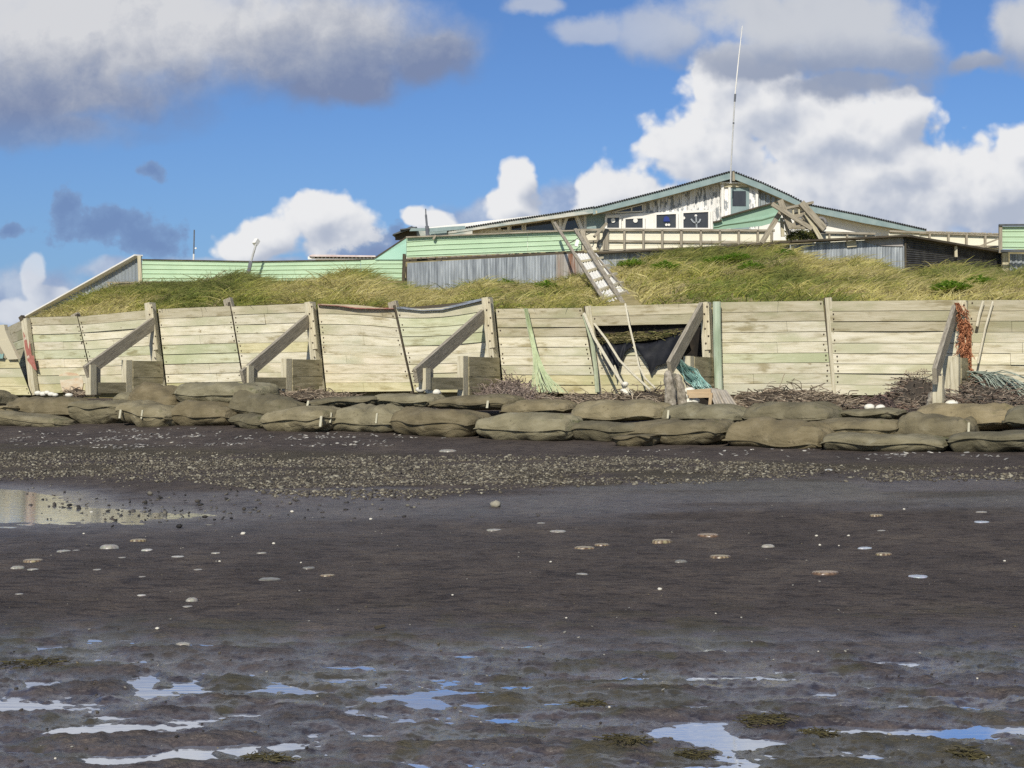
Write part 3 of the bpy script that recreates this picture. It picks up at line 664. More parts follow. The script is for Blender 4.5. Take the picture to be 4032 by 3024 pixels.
# ------------------------------------------------------------------ the hole: turf, plastic, painted dark void
mb = MB(); mb.grid(lambda u, v: W(2340+u*440, 1275+v*300, -.15-.05*math.sin(v*3+u*5)), 20, 14); tag(mb.build('hole_void', M['void'], smooth=True), kind='structure')  # near-black sheet before the soil, painting the hole's darkness
def drape(name, pts_top, lower, d0, label, seed, matn='plastic', thick=.01):
    rr = random.Random(seed); mb = MB(); n = 26
    ph = [rr.uniform(0, 6) for _ in range(4)]
    def fn(u, v):
        x = np.interp(u, np.linspace(0, 1, len(pts_top)), [p[0] for p in pts_top]); y = np.interp(u, np.linspace(0, 1, len(pts_top)), [p[1] for p in pts_top])
        xl = np.interp(u, np.linspace(0, 1, len(lower)), [p[0] for p in lower]); yl = np.interp(u, np.linspace(0, 1, len(lower)), [p[1] for p in lower])
        d = d0+.13*v+.045*math.sin(u*9+ph[0]+v*3)*(.2+v)+.012*math.sin(u*23+ph[1]+v*5)
        if v < .12: d -= (.12-v)*3
        return W(x+(xl-x)*v, y+(yl-y)*v, d)
    mb.grid(fn, n, 10)
    return tag(mb.build(name, M[matn], smooth=True), label, 'plastic sheet' if matn == 'plastic' else 'cloth')
drape('plastic_sheet', [(2368,1350),(2400,1338),(2450,1352),(2470,1345)], [(2368,1400),(2385,1430),(2404,1465),(2412,1430),(2424,1492),(2446,1420),(2462,1385),(2475,1372),(2500,1362)], .05, 'torn black plastic hanging at the narrow end of the wall hole', 3)
drape('plastic_sheet', [(2490,1350),(2540,1345),(2600,1330),(2650,1312),(2700,1295)], [(2500,1365),(2525,1398),(2548,1432),(2562,1478),(2585,1440),(2615,1432),(2645,1410),(2680,1370),(2715,1340)], .05, 'wide torn black plastic spilling out below the wall hole', 5)

# ------------------------------------------------------------------ sandbags
def bag(x0, x1, y0, y1, d, label, roll=0.0, depth=.55, flap=None, straps=(), seed=0, e=5.0, slump=0.0):
    rr = np.random.default_rng(seed); xc = (x0+x1)/2; c = W(xc, (y0+y1)/2, d)
    sc = c.y/F; a = (x1-x0)*sc/2*.98; hh = (y1-y0)*sc/2*.92
    # along-the-wall half length, corrected for the oblique view
    a = a/(U.x-U.y*(xc-2016)/F)
    nu, nv = 56, 28; ph = rr.uniform(0, 6.28, 12); mb = MB()
    fl_ = rr.random() < .7; cr0 = rr.uniform(-.7, .7); s0 = rr.choice([-.25, .0, .2, .35, .5]); fr = c+N*depth; lowh = max(hh, c.z-float(gbase(fr.x, fr.y))+.05) if d >= 4.5 else hh*1.05
    seam = -s0*lowh
    sag = rr.uniform(-.25, .25); asym = rr.uniform(-.35, .35)
    def body(sgn):
        def fn(u, v):
            s, t = u*2-1, v*2-1
            ss = math.copysign(1-(1-abs(s))**1.6, s); tt = math.copysign(1-(1-abs(t))**1.5, t)
            prof = max(0, 1-abs(ss)**e)**.34*max(0, 1-abs(tt)**3.4)**.44
            corner = 1-.10*(ss*ss*tt*tt)
            wr = .03*math.sin(ss*4+ph[0]+tt*2)+.05*math.sin(tt*5+ph[1]+ss*3)*abs(ss)+.055*math.sin(ss*9+ph[2]+tt*2.5)*abs(tt)**2+.05*math.sin(tt*13+ph[3]+ss*2)*abs(ss)**5
            fold = .13*math.exp(-((abs(ss)-.80)/.16)**2)*abs(math.sin(tt*6+ph[10]+ss*4))+.10*math.exp(-((ss-cr0)/.05)**2)*(.4+.6*abs(tt))+.07*max(0, math.sin(ss*7+tt*4*math.sin(ss*3+ph[11])+ph[0]))**3
            k_ = prof*(1+asym*ss*.5+wr*2.6-fold*1.5); z = seam+(hh*1.08-seam)*k_ if sgn > 0 else max(seam-(lowh+seam)*k_, -lowh*.95)
            z += hh*sag*.5*(ss*ss-.4) + hh*.05*math.sin(ss*6+ph[4]) - slump*hh*abs(ss)**3
            return Vector((ss*a*corner*(1+.02*math.sin(tt*4+ph[5])), -tt*depth*corner*(1+.07*math.sin(ss*5+ph[6])), z))
        return fn
    mb.grid(body(1), nu, nv, 0); b1 = body(-1); mb.grid(lambda u, v: b1(1-u, v), nu, nv, 0)
    # sewn seam flap round the rim
    bt = body(1)
    rim = [(0, k/nv) for k in range(nv+1)] + [(k/nu, 1) for k in range(1, nu+1)] + [(1, 1-k/nv) for k in range(1, nv+1)] + [(1-k/nu, 0) for k in range(1, nu)]
    vs = []; fs = []
    for k, (u, v) in enumerate(rim):
        p = bt(u, v); o = Vector((p.x/a, p.y/depth, 0)); o = o.normalized() if o.length > 0 else o
        w = (.035+.03*math.sin(k*.33+ph[7])*math.sin(k*.13+ph[8]))*(1 if fl_ else (.25 if v == 1 else .6))
        dz = .02*math.sin(k*.21+ph[9])-.012
        vs += [p-o*.03, p+o*w+Vector((0, 0, dz)), p+o*w+Vector((0, 0, dz-.014)), p-o*.03-Vector((0, 0, .014))]
    n = len(rim)
    for k in range(n):
        k2 = (k+1) % n
        for q in range(3): fs.append((k*4+q, k2*4+q, k2*4+q+1, k*4+q+1))
    g = rr.uniform(.78, .95); mb.add(vs, fs, 0, (g, g, g))
    cr, sr = math.cos(math.radians(roll)), math.sin(math.radians(roll))
    yaw = rr.uniform(-.10, .10); cyw, syw = math.cos(yaw), math.sin(yaw)
    tone = rr.uniform(.78, 1.30); tint = rr.uniform(-.05, .05)
    nv_ = []
    for (x, y, z) in mb.v:
        x, z = x*cr-z*sr, x*sr+z*cr
        x, y = x*cyw-y*syw, x*syw+y*cyw
        q = c+U*x+Vector((0, 0, z))-N*y
        nv_.append(tuple(q))
    mb.v = nv_; mb.c = [(k[0]*tone*(1+tint), k[1]*tone, k[2]*tone*(1-tint)) for k in mb.c]
    root = mb.build('sandbag', M['sandbag'], smooth=True, origin=c-Vector((0, 0, hh)))
    tag(root, label, 'sandbag', 'sandbags piled along the foot of the seawall')
    for (sx, wpx) in straps:
        mb = MB(); s = (sx-xc)/((x1-x0)/2)
        f = c+N*(depth+.03)+U*(s*a); h2 = hh*.75
        mb.bar(f+Vector((0, 0, h2*.5)), f+Vector((0, 0, -h2*.8))+N*.04, wpx*sc, .015, N); mb.build('strap', M['strap'], root)
    return root
BAGS = [
 (-70,30,1540,1602,3.7,'sandbag end cut off by the left edge of the photo',0),
 (60,362,1564,1640,4.2,'broad sandbag at far left right below the row of small white floats',-1),
 (-90,78,1600,1640,4.7,'thin sandbag wedged low at the left edge behind the lowest front one',2),
 (-40,276,1627,1684,5.3,'sandbag lying lowest and farthest left at the front of the pile',-2),
 (316,525,1577,1652,4.6,'rounded sandbag below the leftmost buttress foot',0),
 (505,716,1588,1662,4.9,'sandbag with two pale straps left of the tallest stack',-7),
 (490,600,1545,1582,3.6,'small sandbag corner showing behind the slumped bag left of the tallest stack',0),
 (540,748,1520,1622,3.9,'slumped sandbag leaning against the left side of the tallest stack',-6),
 (722,1075,1503,1600,4.0,'topmost sandbag of the tallest stack, below the second buttress',2),
 (712,942,1580,1664,4.6,'squat sandbag carrying the topmost bag of the tallest stack',0),
 (940,1200,1555,1652,4.3,'plump sandbag just right of the tallest stack',-5),
 (945,1085,1630,1670,4.9,'flat sandbag squeezed under the plump bag right of the tallest stack',-4),
 (1062,1342,1604,1695,5.1,'long low front sandbag ending at a white strap, right of the tallest stack',4),
 (1240,1525,1562,1610,3.8,'flat back row sandbag between second and third buttress',2),
 (1336,1612,1596,1682,4.8,'flat sandbag with two white straps in the front row left of middle',2),
 (1490,1742,1550,1606,3.7,'sandbag directly below the white floats of the third buttress',1),
 (1715,2052,1555,1618,3.8,'back row sandbag with a white strap below the dry pinkish shrub',0),
 (1570,1912,1609,1710,5.1,'big front sandbag straight below the third buttress',-3),
 (1892,2286,1626,1717,5.2,'big front sandbag below the pale green net',-1),
 (1990,2265,1575,1634,4.0,'thin back row sandbag under the dry roots below the pale green net',3),
 (2256,2645,1578,1662,4.2,'sandbag below the wall hole with small white floats lying on it',0),
 (2268,2642,1660,1714,5.1,'low flat sandbag in front of the one below the wall hole',2),
 (2440,2600,1710,1742,5.7,'small flattened sandbag lying furthest out on the sand',2),
 (2622,2955,1591,1662,4.2,'sandbag with one white strap below the wooden crate and cloth',0),
 (2942,3312,1582,1664,4.2,'back row sandbag below the long brown root heap, right of the crate',1),
 (2478,2888,1652,1744,5.2,'front sandbag touching the small flattened outlying one',4),
 (2872,3285,1650,1756,5.3,'large tall front sandbag right of middle, below the root heap',-2),
 (3190,3562,1648,1722,4.7,'middle row sandbag between the large tall front one and the rightmost buttress',0),
 (3236,3745,1708,1770,5.6,'long thin front sandbag below the two white floats at right',1),
 (3310,3560,1608,1655,3.8,'thin sandbag carrying the two white floats at right',1),
 (3540,3850,1630,1718,4.7,'sandbag with a white strap below the rightmost buttress',-3),
 (3600,4015,1588,1690,4.0,'domed sandbag under the rightmost net heap',0),
 (3735,4110,1698,1772,5.5,'front sandbag at the bottom right end of the pile',2),
 (3960,4200,1600,1690,4.4,'back row sandbag cut by the right edge of the photo',0)]
STR = {5: [(545,9),(632,7)], 12: [(1330,10)], 14: [(1362,10),(1546,7)], 13: [(1263,9)], 16: [(1975,9)], 23: [(2672,8)], 30: [(3840,8)]}
for i, b in enumerate(BAGS): bag(*b[:6], roll=b[6]+random.uniform(-2.5, 2.5), seed=500+i, straps=STR.get(i, ()), depth=.54 if b[3]-b[2] > 60 else .46)

# ------------------------------------------------------------------ dry roots, nets, floats, ropes
def tangle(name, poly, d0, d1, n, pal, label, cat, seed, r=(.005, .011), L=.5, fill=True, arch=.16):
    rr = random.Random(seed); mb = MB()
    xs = [p[0] for p in poly]; tops = [p[1] for p in poly]; bots = [p[2] for p in poly]
    if fill:
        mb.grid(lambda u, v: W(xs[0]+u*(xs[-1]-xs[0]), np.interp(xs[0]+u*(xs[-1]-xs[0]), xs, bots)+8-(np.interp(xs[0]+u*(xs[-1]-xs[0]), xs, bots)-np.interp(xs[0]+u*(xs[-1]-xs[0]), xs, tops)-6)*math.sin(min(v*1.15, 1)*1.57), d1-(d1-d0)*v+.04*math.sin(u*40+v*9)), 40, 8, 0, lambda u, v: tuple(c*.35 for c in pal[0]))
    for k in range(n):
        x = rr.uniform(xs[0], xs[-1]); t = np.interp(x, xs, tops)+8; b = np.interp(x, xs, bots)
        f = rr.random(); y = b-(b-t)*f; d = d1-(d1-d0)*f+rr.uniform(-.06, .1)
        p = W(x, y, d); pts = [p]; dr = (U*rr.gauss(0, 1)+N*rr.gauss(0, .5)+Vector((0, 0, rr.gauss(0, arch)))).normalized()
        for s in range(5):
            dr = (dr+U*rr.gauss(0, .5)+N*rr.gauss(0, .4)+Vector((0, 0, rr.gauss(0, arch)-.4*max(0, dr.z)))).normalized(); pts.append(pts[-1]+dr*L/5)
        g = rr.uniform(.6, 1.4); c = rr.choice(pal); mb.tube(pts, rr.uniform(*r), 4, 0, tuple(q*g for q in c), False)
    return tag(mb.build(name, M['twig'], origin=W((xs[0]+xs[-1])/2, max(bots), d1)), label, cat)
BR = [(.20,.155,.11),(.30,.245,.18),(.13,.105,.075),(.40,.335,.245)]
PK = [(.31,.25,.21),(.38,.31,.255),(.24,.19,.16),(.15,.12,.10)]
NT = [(.23,.19,.145),(.13,.115,.095),(.32,.265,.205),(.20,.145,.11)]
tangle('dry_shrub', [(1895,1540,1560),(1960,1515,1565),(2000,1488,1568),(2040,1500,1570),(2100,1545,1572)], .5, 1.9, 630, PK, 'dry pinkish brown shrub at the foot of the third buttress', 'shrub', 1, L=.40, arch=.5)
tangle('root_debris', [(2090,1560,1590),(2180,1562,1592),(2280,1550,1590),(2420,1548,1588),(2500,1535,1585),(2560,1530,1590),(2610,1540,1590)], 1.2, 2.8, 780, BR, 'strip of dry roots and stalks between sandbags and wall below the ropes', 'debris', 2, L=.4)
tangle('root_debris', [(2895,1575,1610),(2950,1545,1612),(3020,1528,1610),(3150,1530,1602),(3260,1548,1600),(3330,1570,1600),(3400,1580,1610)], .7, 2.6, 1350, BR, 'long heap of brown dry roots against the wall right of the cloth', 'debris', 3, L=.45)
tangle('root_debris', [(3400,1575,1620),(3440,1560,1620),(3480,1545,1620),(3530,1560,1620)], 1.2, 2.9, 390, [(.14,.10,.09),(.22,.15,.12),(.10,.08,.07)], 'dark reddish rubbish heap above the two white floats', 'debris', 4, L=.3)
tangle('net_heap', [(3530,1540,1612),(3570,1490,1612),(3610,1480,1612),(3660,1500,1612),(3680,1530,1612)], .6, 2.4, 840, NT, 'brown net heap with black gaps left of the wrapped foot post', 'net', 5, r=(.005,.010), L=.4)
tangle('net_heap', [(3730,1580,1600),(3780,1545,1600),(3830,1495,1598),(3900,1490,1596),(3980,1510,1596),(4010,1580,1604)], .6, 2.6, 1350, NT, 'bulging brown net heap at the foot of the orange netting', 'net', 6, r=(.005,.010), L=.45)
tangle('root_debris', [(1040,1540,1565),(1080,1515,1565),(1130,1530,1565),(1200,1525,1570),(1330,1540,1572),(1410,1555,1575)], .9, 3.0, 720, BR, 'crumbly brown debris between second buttress and flat back sandbag', 'debris', 7, L=.25)
tangle('root_debris', [(3985,1560,1625),(4060,1565,1630),(4150,1560,1630)], .8, 2.8, 240, BR, 'brown debris at the right edge beyond the net heap', 'debris', 8, L=.3)
tangle('root_debris', [(270,1530,1556),(300,1520,1556),(335,1535,1556)], 1.5, 2.5, 105, BR, 'small dark root clump left of the leftmost buttress foot', 'debris', 9, L=.25)
tangle('turf_overhang', [(2360,1320,1340),(2420,1290,1345),(2500,1290,1338),(2600,1290,1326),(2680,1292,1306)], -.35, .0, 420, [(.17,.16,.06),(.24,.21,.09),(.11,.12,.035),(.28,.24,.12)], 'hanging grassy turf sagging out of the wall hole', 'turf', 10, r=(.005,.009), L=.20)
def floats(name, pts, d, label, group, sz=.05):
    for i, (x, y) in enumerate(pts):
        c = W(x, y, d); mb = MB(); rr = random.Random(int(x)); mb.lump(c, sz*rr.uniform(1.1, 1.6), sz, sz*rr.uniform(.75, 1.0), 0, None, i, .04, 12, 8)
        tag(mb.build(name, M['float'], smooth=True), label, 'float', group)
floats('net_float', [(150,1548),(170,1551),(186,1546),(202,1552),(218,1555),(272,1556)], 3.0, 'small white float in the row below the faded orange stain at left', 'white floats at far left', .06)
floats('net_float', [(1657,1534),(1690,1540),(1702,1543),(1718,1545)], 3.0, 'white oval float at the foot of the third buttress', 'white floats at the third buttress', .075)
floats('net_float', [(2462,1512),(2456,1540),(2466,1545),(2470,1548)], 1.8, 'cream float on the loose rope ends below the wall hole', 'cream floats on the ropes', .06)
floats('net_float', [(2328,1592),(2338,1594)], 4.0, 'small white float lying on the boat shaped sandbag', 'white floats on the boat shaped sandbag', .05)
floats('net_float', [(2716,1538),(2702,1562),(2712,1582),(2724,1584),(2738,1578)], 2.6, 'white float clustered at the left end of the crate', 'white floats by the crate', .07)
floats('net_float', [(3424,1604),(3467,1606)], 3.4, 'white oval float lying on the thin ragged sandbag at right', 'white floats on the ragged sandbag', .075)
floats('net_float', [(3748,1590)], 2.9, 'tilted white float beside the wrapped foot post at right', 'white floats at the rightmost buttress', .09)
def rope(pts, d0, d1, r, label, mat_='rope', name='rope', sag=0):
    mb = MB(); n = len(pts); P_ = []
    for i in range(n-1):
        for k in range(4):
            t = k/4; x = pts[i][0]+(pts[i+1][0]-pts[i][0])*t; y = pts[i][1]+(pts[i+1][1]-pts[i][1])*t; s = (i+t)/(n-1)
            P_.append(W(x, y, d0+(d1-d0)*s))
    P_.append(W(*pts[-1], d1)); mb.tube(P_, r, 6); return tag(mb.build(name, M[mat_]), label, 'rope')
rope([(2300,1235),(2340,1330),(2400,1430),(2450,1510),(2490,1552)], .15, 2.0, .034, 'thick pale rope slanting across the left edge of the wall hole')
rope([(2340,1275),(2390,1340),(2440,1420),(2500,1480),(2560,1535)], .15, 1.8, .026, 'pale rope slanting just right of the thick one over the hole')
rope([(2462,1196),(2478,1280),(2500,1370),(2515,1440),(2540,1490),(2580,1528)], .20, 1.6, .022, 'white rope hanging from the ladder foot down over the hole')
rope([(3910,1186),(3880,1290),(3850,1430)], .12, .22, .022, 'thin rope hanging straight down right of the orange netting')
rope([(3872,1185),(3855,1240),(3846,1285)], .12, .16, .030, 'short frayed rope end hanging left of the thin rope')
rope([(2420,1440),(2440,1490),(2456,1535),(2462,1548)], .8, 1.9, .018, 'loose rope tail ending at the cream floats')
rope([(2300,1240),(2330,1340),(2345,1450),(2352,1545)], .08, .25, .05, 'flat pale green strap down the joint left of the hole', 'net_green', 'strap_rope')
# pale green net hanging left of the hole
mb = MB(); rr = random.Random(4)
mb.tube([W(x, y, .10+k*.03) for k, (x, y) in enumerate(((2070,1215),(2078,1270),(2090,1330),(2106,1390),(2124,1450)))], [.03,.045,.04,.05,.04], 6)
for k in range(36):
    u0, u1 = rr.random(), rr.random(); pts = []
    for s in range(9):
        v = s/8; u = u0+(u1-u0)*v
        pts.append(W(np.interp(v, [0, .5, .8, 1], [2070, 2105, 2130, 2165])+(u-.5)*np.interp(v, [0, .55, .75, 1], [14, 22, 60, 150]), 1215+v*330, .12+v*v*.9+rr.uniform(0, .06)))
    mb.tube(pts, .009, 3, 0, (1.1, 1.15, 1), False)
tag(mb.build('hanging_net', M['net_green']), 'pale green net strip hanging down the wall and fanning out below', 'net')
# teal net by the steep buttress
mb = MB(); rr = random.Random(5)
for k in range(70):
    a = (2650+rr.uniform(-6, 40), 1422+rr.uniform(-8, 14)); m1 = (2720+rr.uniform(-20, 25), 1475+rr.uniform(-22, 28)); e_ = (2765+rr.uniform(-35, 40), 1545+rr.uniform(-25, 10))
    pts = [W(*a, 1.9), W((a[0]+m1[0])/2, (a[1]+m1[1])/2+6, 1.7), W(*m1, 1.5+rr.uniform(-.1, .2)), W((m1[0]+e_[0])/2+6, (m1[1]+e_[1])/2, 1.6), W(*e_, 1.9)]
    g = rr.uniform(.7, 1.6); mb.tube(pts, .010, 3, 0, (g, g, g), False)
tag(mb.build('hanging_net', M['net_teal']), 'teal net tangle stretched from the steep brace to the crate', 'net')
# orange net on the last post
mb = MB(); rr = random.Random(6)
ol = [(1192,3756),(1215,3768),(1250,3774),(1300,3776),(1380,3776),(1420,3786),(1450,3784),(1500,3786)]; orr = [(1192,3776),(1215,3790),(1250,3800),(1275,3822),(1300,3826),(1380,3826),(1450,3826),(1500,3822)]
mb.grid(lambda u, v: W(np.interp(1192+v*300, [o[0] for o in ol], [o[1] for o in ol])*(1-u)+np.interp(1192+v*300, [o[0] for o in orr], [o[1] for o in orr])*u, 1192+v*300, .30+.06*math.sin(u*9+v*12)*math.sin(v*17)+.04*math.sin(u*23)), 10, 40)
for k in range(120):
    v = rr.random(); y = 1195+v*300; x = np.interp(y, [o[0] for o in ol], [o[1] for o in ol])+rr.random()*45; pts = [W(x, y, .36)]
    for s in range(5): x += rr.uniform(-9, 9); y += rr.uniform(2, 9); pts.append(W(x, y, .34+rr.uniform(0, .1)))
    g = rr.uniform(.6, 1.4); mb.tube(pts, .009, 3, 0, (g, g, g), False)
tag(mb.build('hanging_net', M['net_orange']), 'orange and grey netting draped down the rightmost buttress post', 'net')
# grey green net trailing right of it
mb = MB(); rr = random.Random(8)
for k in range(60):
    x, y = 3800+rr.uniform(0, 70), 1470+rr.uniform(-10, 25); pts = []
    ex, ey = 3990+rr.uniform(-120, 120), 1545+rr.uniform(-40, 45)
    for s in range(6):
        t = s/5; pts.append(W(x+(ex-x)*t, y+(ey-y)*t-22*math.sin(t*3.14)+rr.uniform(-6, 6), .6+1.0*t+rr.uniform(0, .1)))
    g = rr.uniform(.8, 1.5); mb.tube(pts, rr.uniform(.006, .013), 3, 0, (g, g*1.02, g), False)
tag(mb.build('hanging_net', mat('grey_green_netting', [(.20,.235,.19),(.31,.34,.28)], ns=8)), 'grey green net trailing over the bulging brown net heap', 'net')
# wire mesh curl on the wall
mb = MB()
for k in range(9):
    for s in (0, 1):
        pts = [W(3555+k*10+(t*26 if s else -t*26)+13, 1458+t*60+8*math.sin(k*.7+t*3), .5+.25*math.sin(t*3.1)) for t in (0, .25, .5, .75, 1)]
        mb.tube(pts, .008, 4, 0, (.42,.36,.26), False)
tag(mb.build('wire_mesh', M['twig']), 'curled wire mesh standing against the wall above the left brown net heap', 'wire mesh')
# wrapped lumpy foot posts
def wrapped(xs, y0, y1, d, r, label, seed):
    mb = MB(); rr = random.Random(seed); a = W(*xs[0], d); b = W(*xs[1], d); ph = [rr.uniform(0, 6) for _ in range(6)]
    ax = (b-a)
    def fn(u, v):
        th = u*2*math.pi; k = r*(1+.05*math.sin(v*23+ph[0])+.13*math.sin(th*3+v*5+ph[1])+.09*math.sin(th*7-v*13+ph[2])+.28*v)*(.35+.65*min(1, v*9))
        return a+ax*v+Vector((math.cos(th)*k, math.sin(th)*k, 0))
    mb.grid(fn, 20, 40); return tag(mb.build('wrapped_stump', M['wrap'], smooth=True), label, 'stump')
wrapped([(2632,1458),(2640,1600)],0,0,2.9,.085,'pale barnacled stump wrapped in old netting at the steep brace foot',1)
wrapped([(2668,1472),(2690,1600)],0,0,2.7,.07,'grey netting wrapped stump leaning against the pale barnacled one',2)
wrapped([(3692,1470),(3704,1600)],0,0,2.5,.09,'pale wrapped stump under the rightmost brace',3)
wrapped([(3676,1540),(3672,1610)],0,0,2.9,.09,'short knobbly cream stump in front of the rightmost wrapped one',4)
wrapped([(1668,1480),(1715,1552)],0,0,2.7,.10,'grey wrapped stump leaning at the third buttress foot',5)
# crate with boards and cloth
cr = thing('wooden_crate', W(2760, 1590, 2.4), 'broken tan wooden crate under the dirty cloth on the sandbags', 'crate')
for (a_, b_, d_, w_, h_) in (((2706,1546),(2800,1540),2.7,.04,.10),((2712,1558),(2806,1556),2.72,.03,.09),((2730,1538),(2820,1532),2.0,.2,.04)):
    mb = MB(); mb.bar(W(*a_, d_), W(*b_, d_), w_, h_, (0,0,1)); mb.build('top_board', M['tan_wood'], cr)
mb = MB(); mb.bar(W(2800,1555,2.75), W(2796,1596,2.75), .06, .05, N); mb.bar(W(2716,1560,2.5), W(2718,1596,2.5), .05, .05, N); mb.build('leg', M['tan_wood'], cr)
mb = MB(); mb.grid(lambda u, v: W(2715+u*100, 1565+v*36, 2.0), 3, 3); mb.build('inside', M['void'], cr)  # near-black sheet painted as the shade within the crate
mb = MB()
mb.grid(lambda u, v: W(np.interp(v, [0, .25, 1], [2752+u*88, 2790+u*72, 2815+u*92]), np.interp(v, [0, .25, 1], [1536-8*math.sin(u*3), 1530+u*6, 1600]), 2.2+v*.75+.07*math.sin(u*24+1)*v+.05*math.sin(u*11)*v), 40, 14)
tag(mb.build('cloth', M['cloth'], smooth=True), 'dirty beige cloth draped in folds over the broken crate', 'cloth')
# ------------------------------------------------------------------ the grassy bank behind the wall
CREST = [(-300,1540),(96,1540),(112,1260),(200,1204),(260,1182),(330,1152),(430,1124),(560,1116),(700,1116),(780,1106),(850,1088),(920,1072),(980,1088),(1050,1104),(1120,1110),(1230,1102),(1290,1078),(1350,1064),(1420,1070),(1500,1098),(1600,1122),(1680,1146),(1760,1140),(1850,1112),(1920,1106),(2000,1112),(2100,1122),(2200,1096),(2280,1078),(2360,1060),(2420,1034),(2480,1016),(2560,1002),(2640,984),(2800,980),(2960,976),(3060,970),(3160,992),(3220,1022),(3300,1026),(3360,1018),(3450,1034),(3520,1062),(3566,1078),(3610,1066),(3700,1044),(3780,1046),(3860,1060),(3940,1068),(4000,1056),(4120,1054),(4400,1050),(6450,1010)]
TOPS = [(-300,1560),(100,1560),(118,1254),(303,1250),(590,1226),(905,1212),(1222,1200),(1551,1222),(1700,1220),(1912,1190),(1960,1222),(2292,1218),(2768,1200),(3240,1190),(4400,1184),(6450,1156)]
XC = np.array([p[0] for p in CREST], float); ZC = np.array([p[1]+20 for p in CREST], float)
BK_N = 540; bpx = np.linspace(-300, 6450, BK_N)
def bank_pt(px, t):
    px = np.asarray(px, float); t = np.asarray(t, float)
    a = (px-2016)/F; Yw = (29.87+.22)/(.4469*a+.8947); zw = CZ-(np.interp(px, [p[0] for p in TOPS], [p[1] for p in TOPS])-HY)/F*Yw - .10
    Yc = np.full_like(px, 43.6); zc = CZ-(np.interp(px, XC, ZC)-HY)/F*Yc
    Y = Yw+(Yc-Yw)*t; X = (px-2016)/F*Y
    s = t**.92
    z = zw+(zc-zw)*s + np.sin(np.clip(t, 0, 1)*math.pi)*(.16*fbm(X*.6, Y*.6, 41, 3)+.05) - np.maximum(t-1, 0)*.5
    return X, Y, z
tt = np.concatenate([np.linspace(0, 1, 46), [1.08, 1.25]])
PX, TT = np.meshgrid(bpx, tt); bx, by, bz = bank_pt(PX, TT)
# earth behind the wall top, and the level ground the buildings stand on
bx0, by0, bz0 = bank_pt(bpx, np.zeros(BK_N))
bgc = np.interp(bpx, [-300,105,150,430,560,1585,1610,2290,2700,3120,3565,3945,4400], [1545,1540,1250,1120,1075,1070,990,970,955,945,950,985,962])
bgz = CZ-(bgc-HY)/F*50
rows = [(bx0, by0, bz0-2.2)] + [(bx[i], by[i], bz[i]) for i in range(len(tt))] + [((bpx-2016)/F*y, np.full(BK_N, y), bgz) for y in (50., 60., 90.)]
bV = np.stack([np.stack(r, -1) for r in rows]).reshape(-1, 3); nr = len(rows)
ii = np.arange(nr*BK_N).reshape(nr, BK_N); bF = np.stack([ii[:-1, :-1], ii[:-1, 1:], ii[1:, 1:], ii[1:, :-1]], -1).reshape(-1, 4)
tag(raw('grass_bank', bV, bF, np.ones((len(bV), 3)), M['soil'], smooth=True), kind='structure')
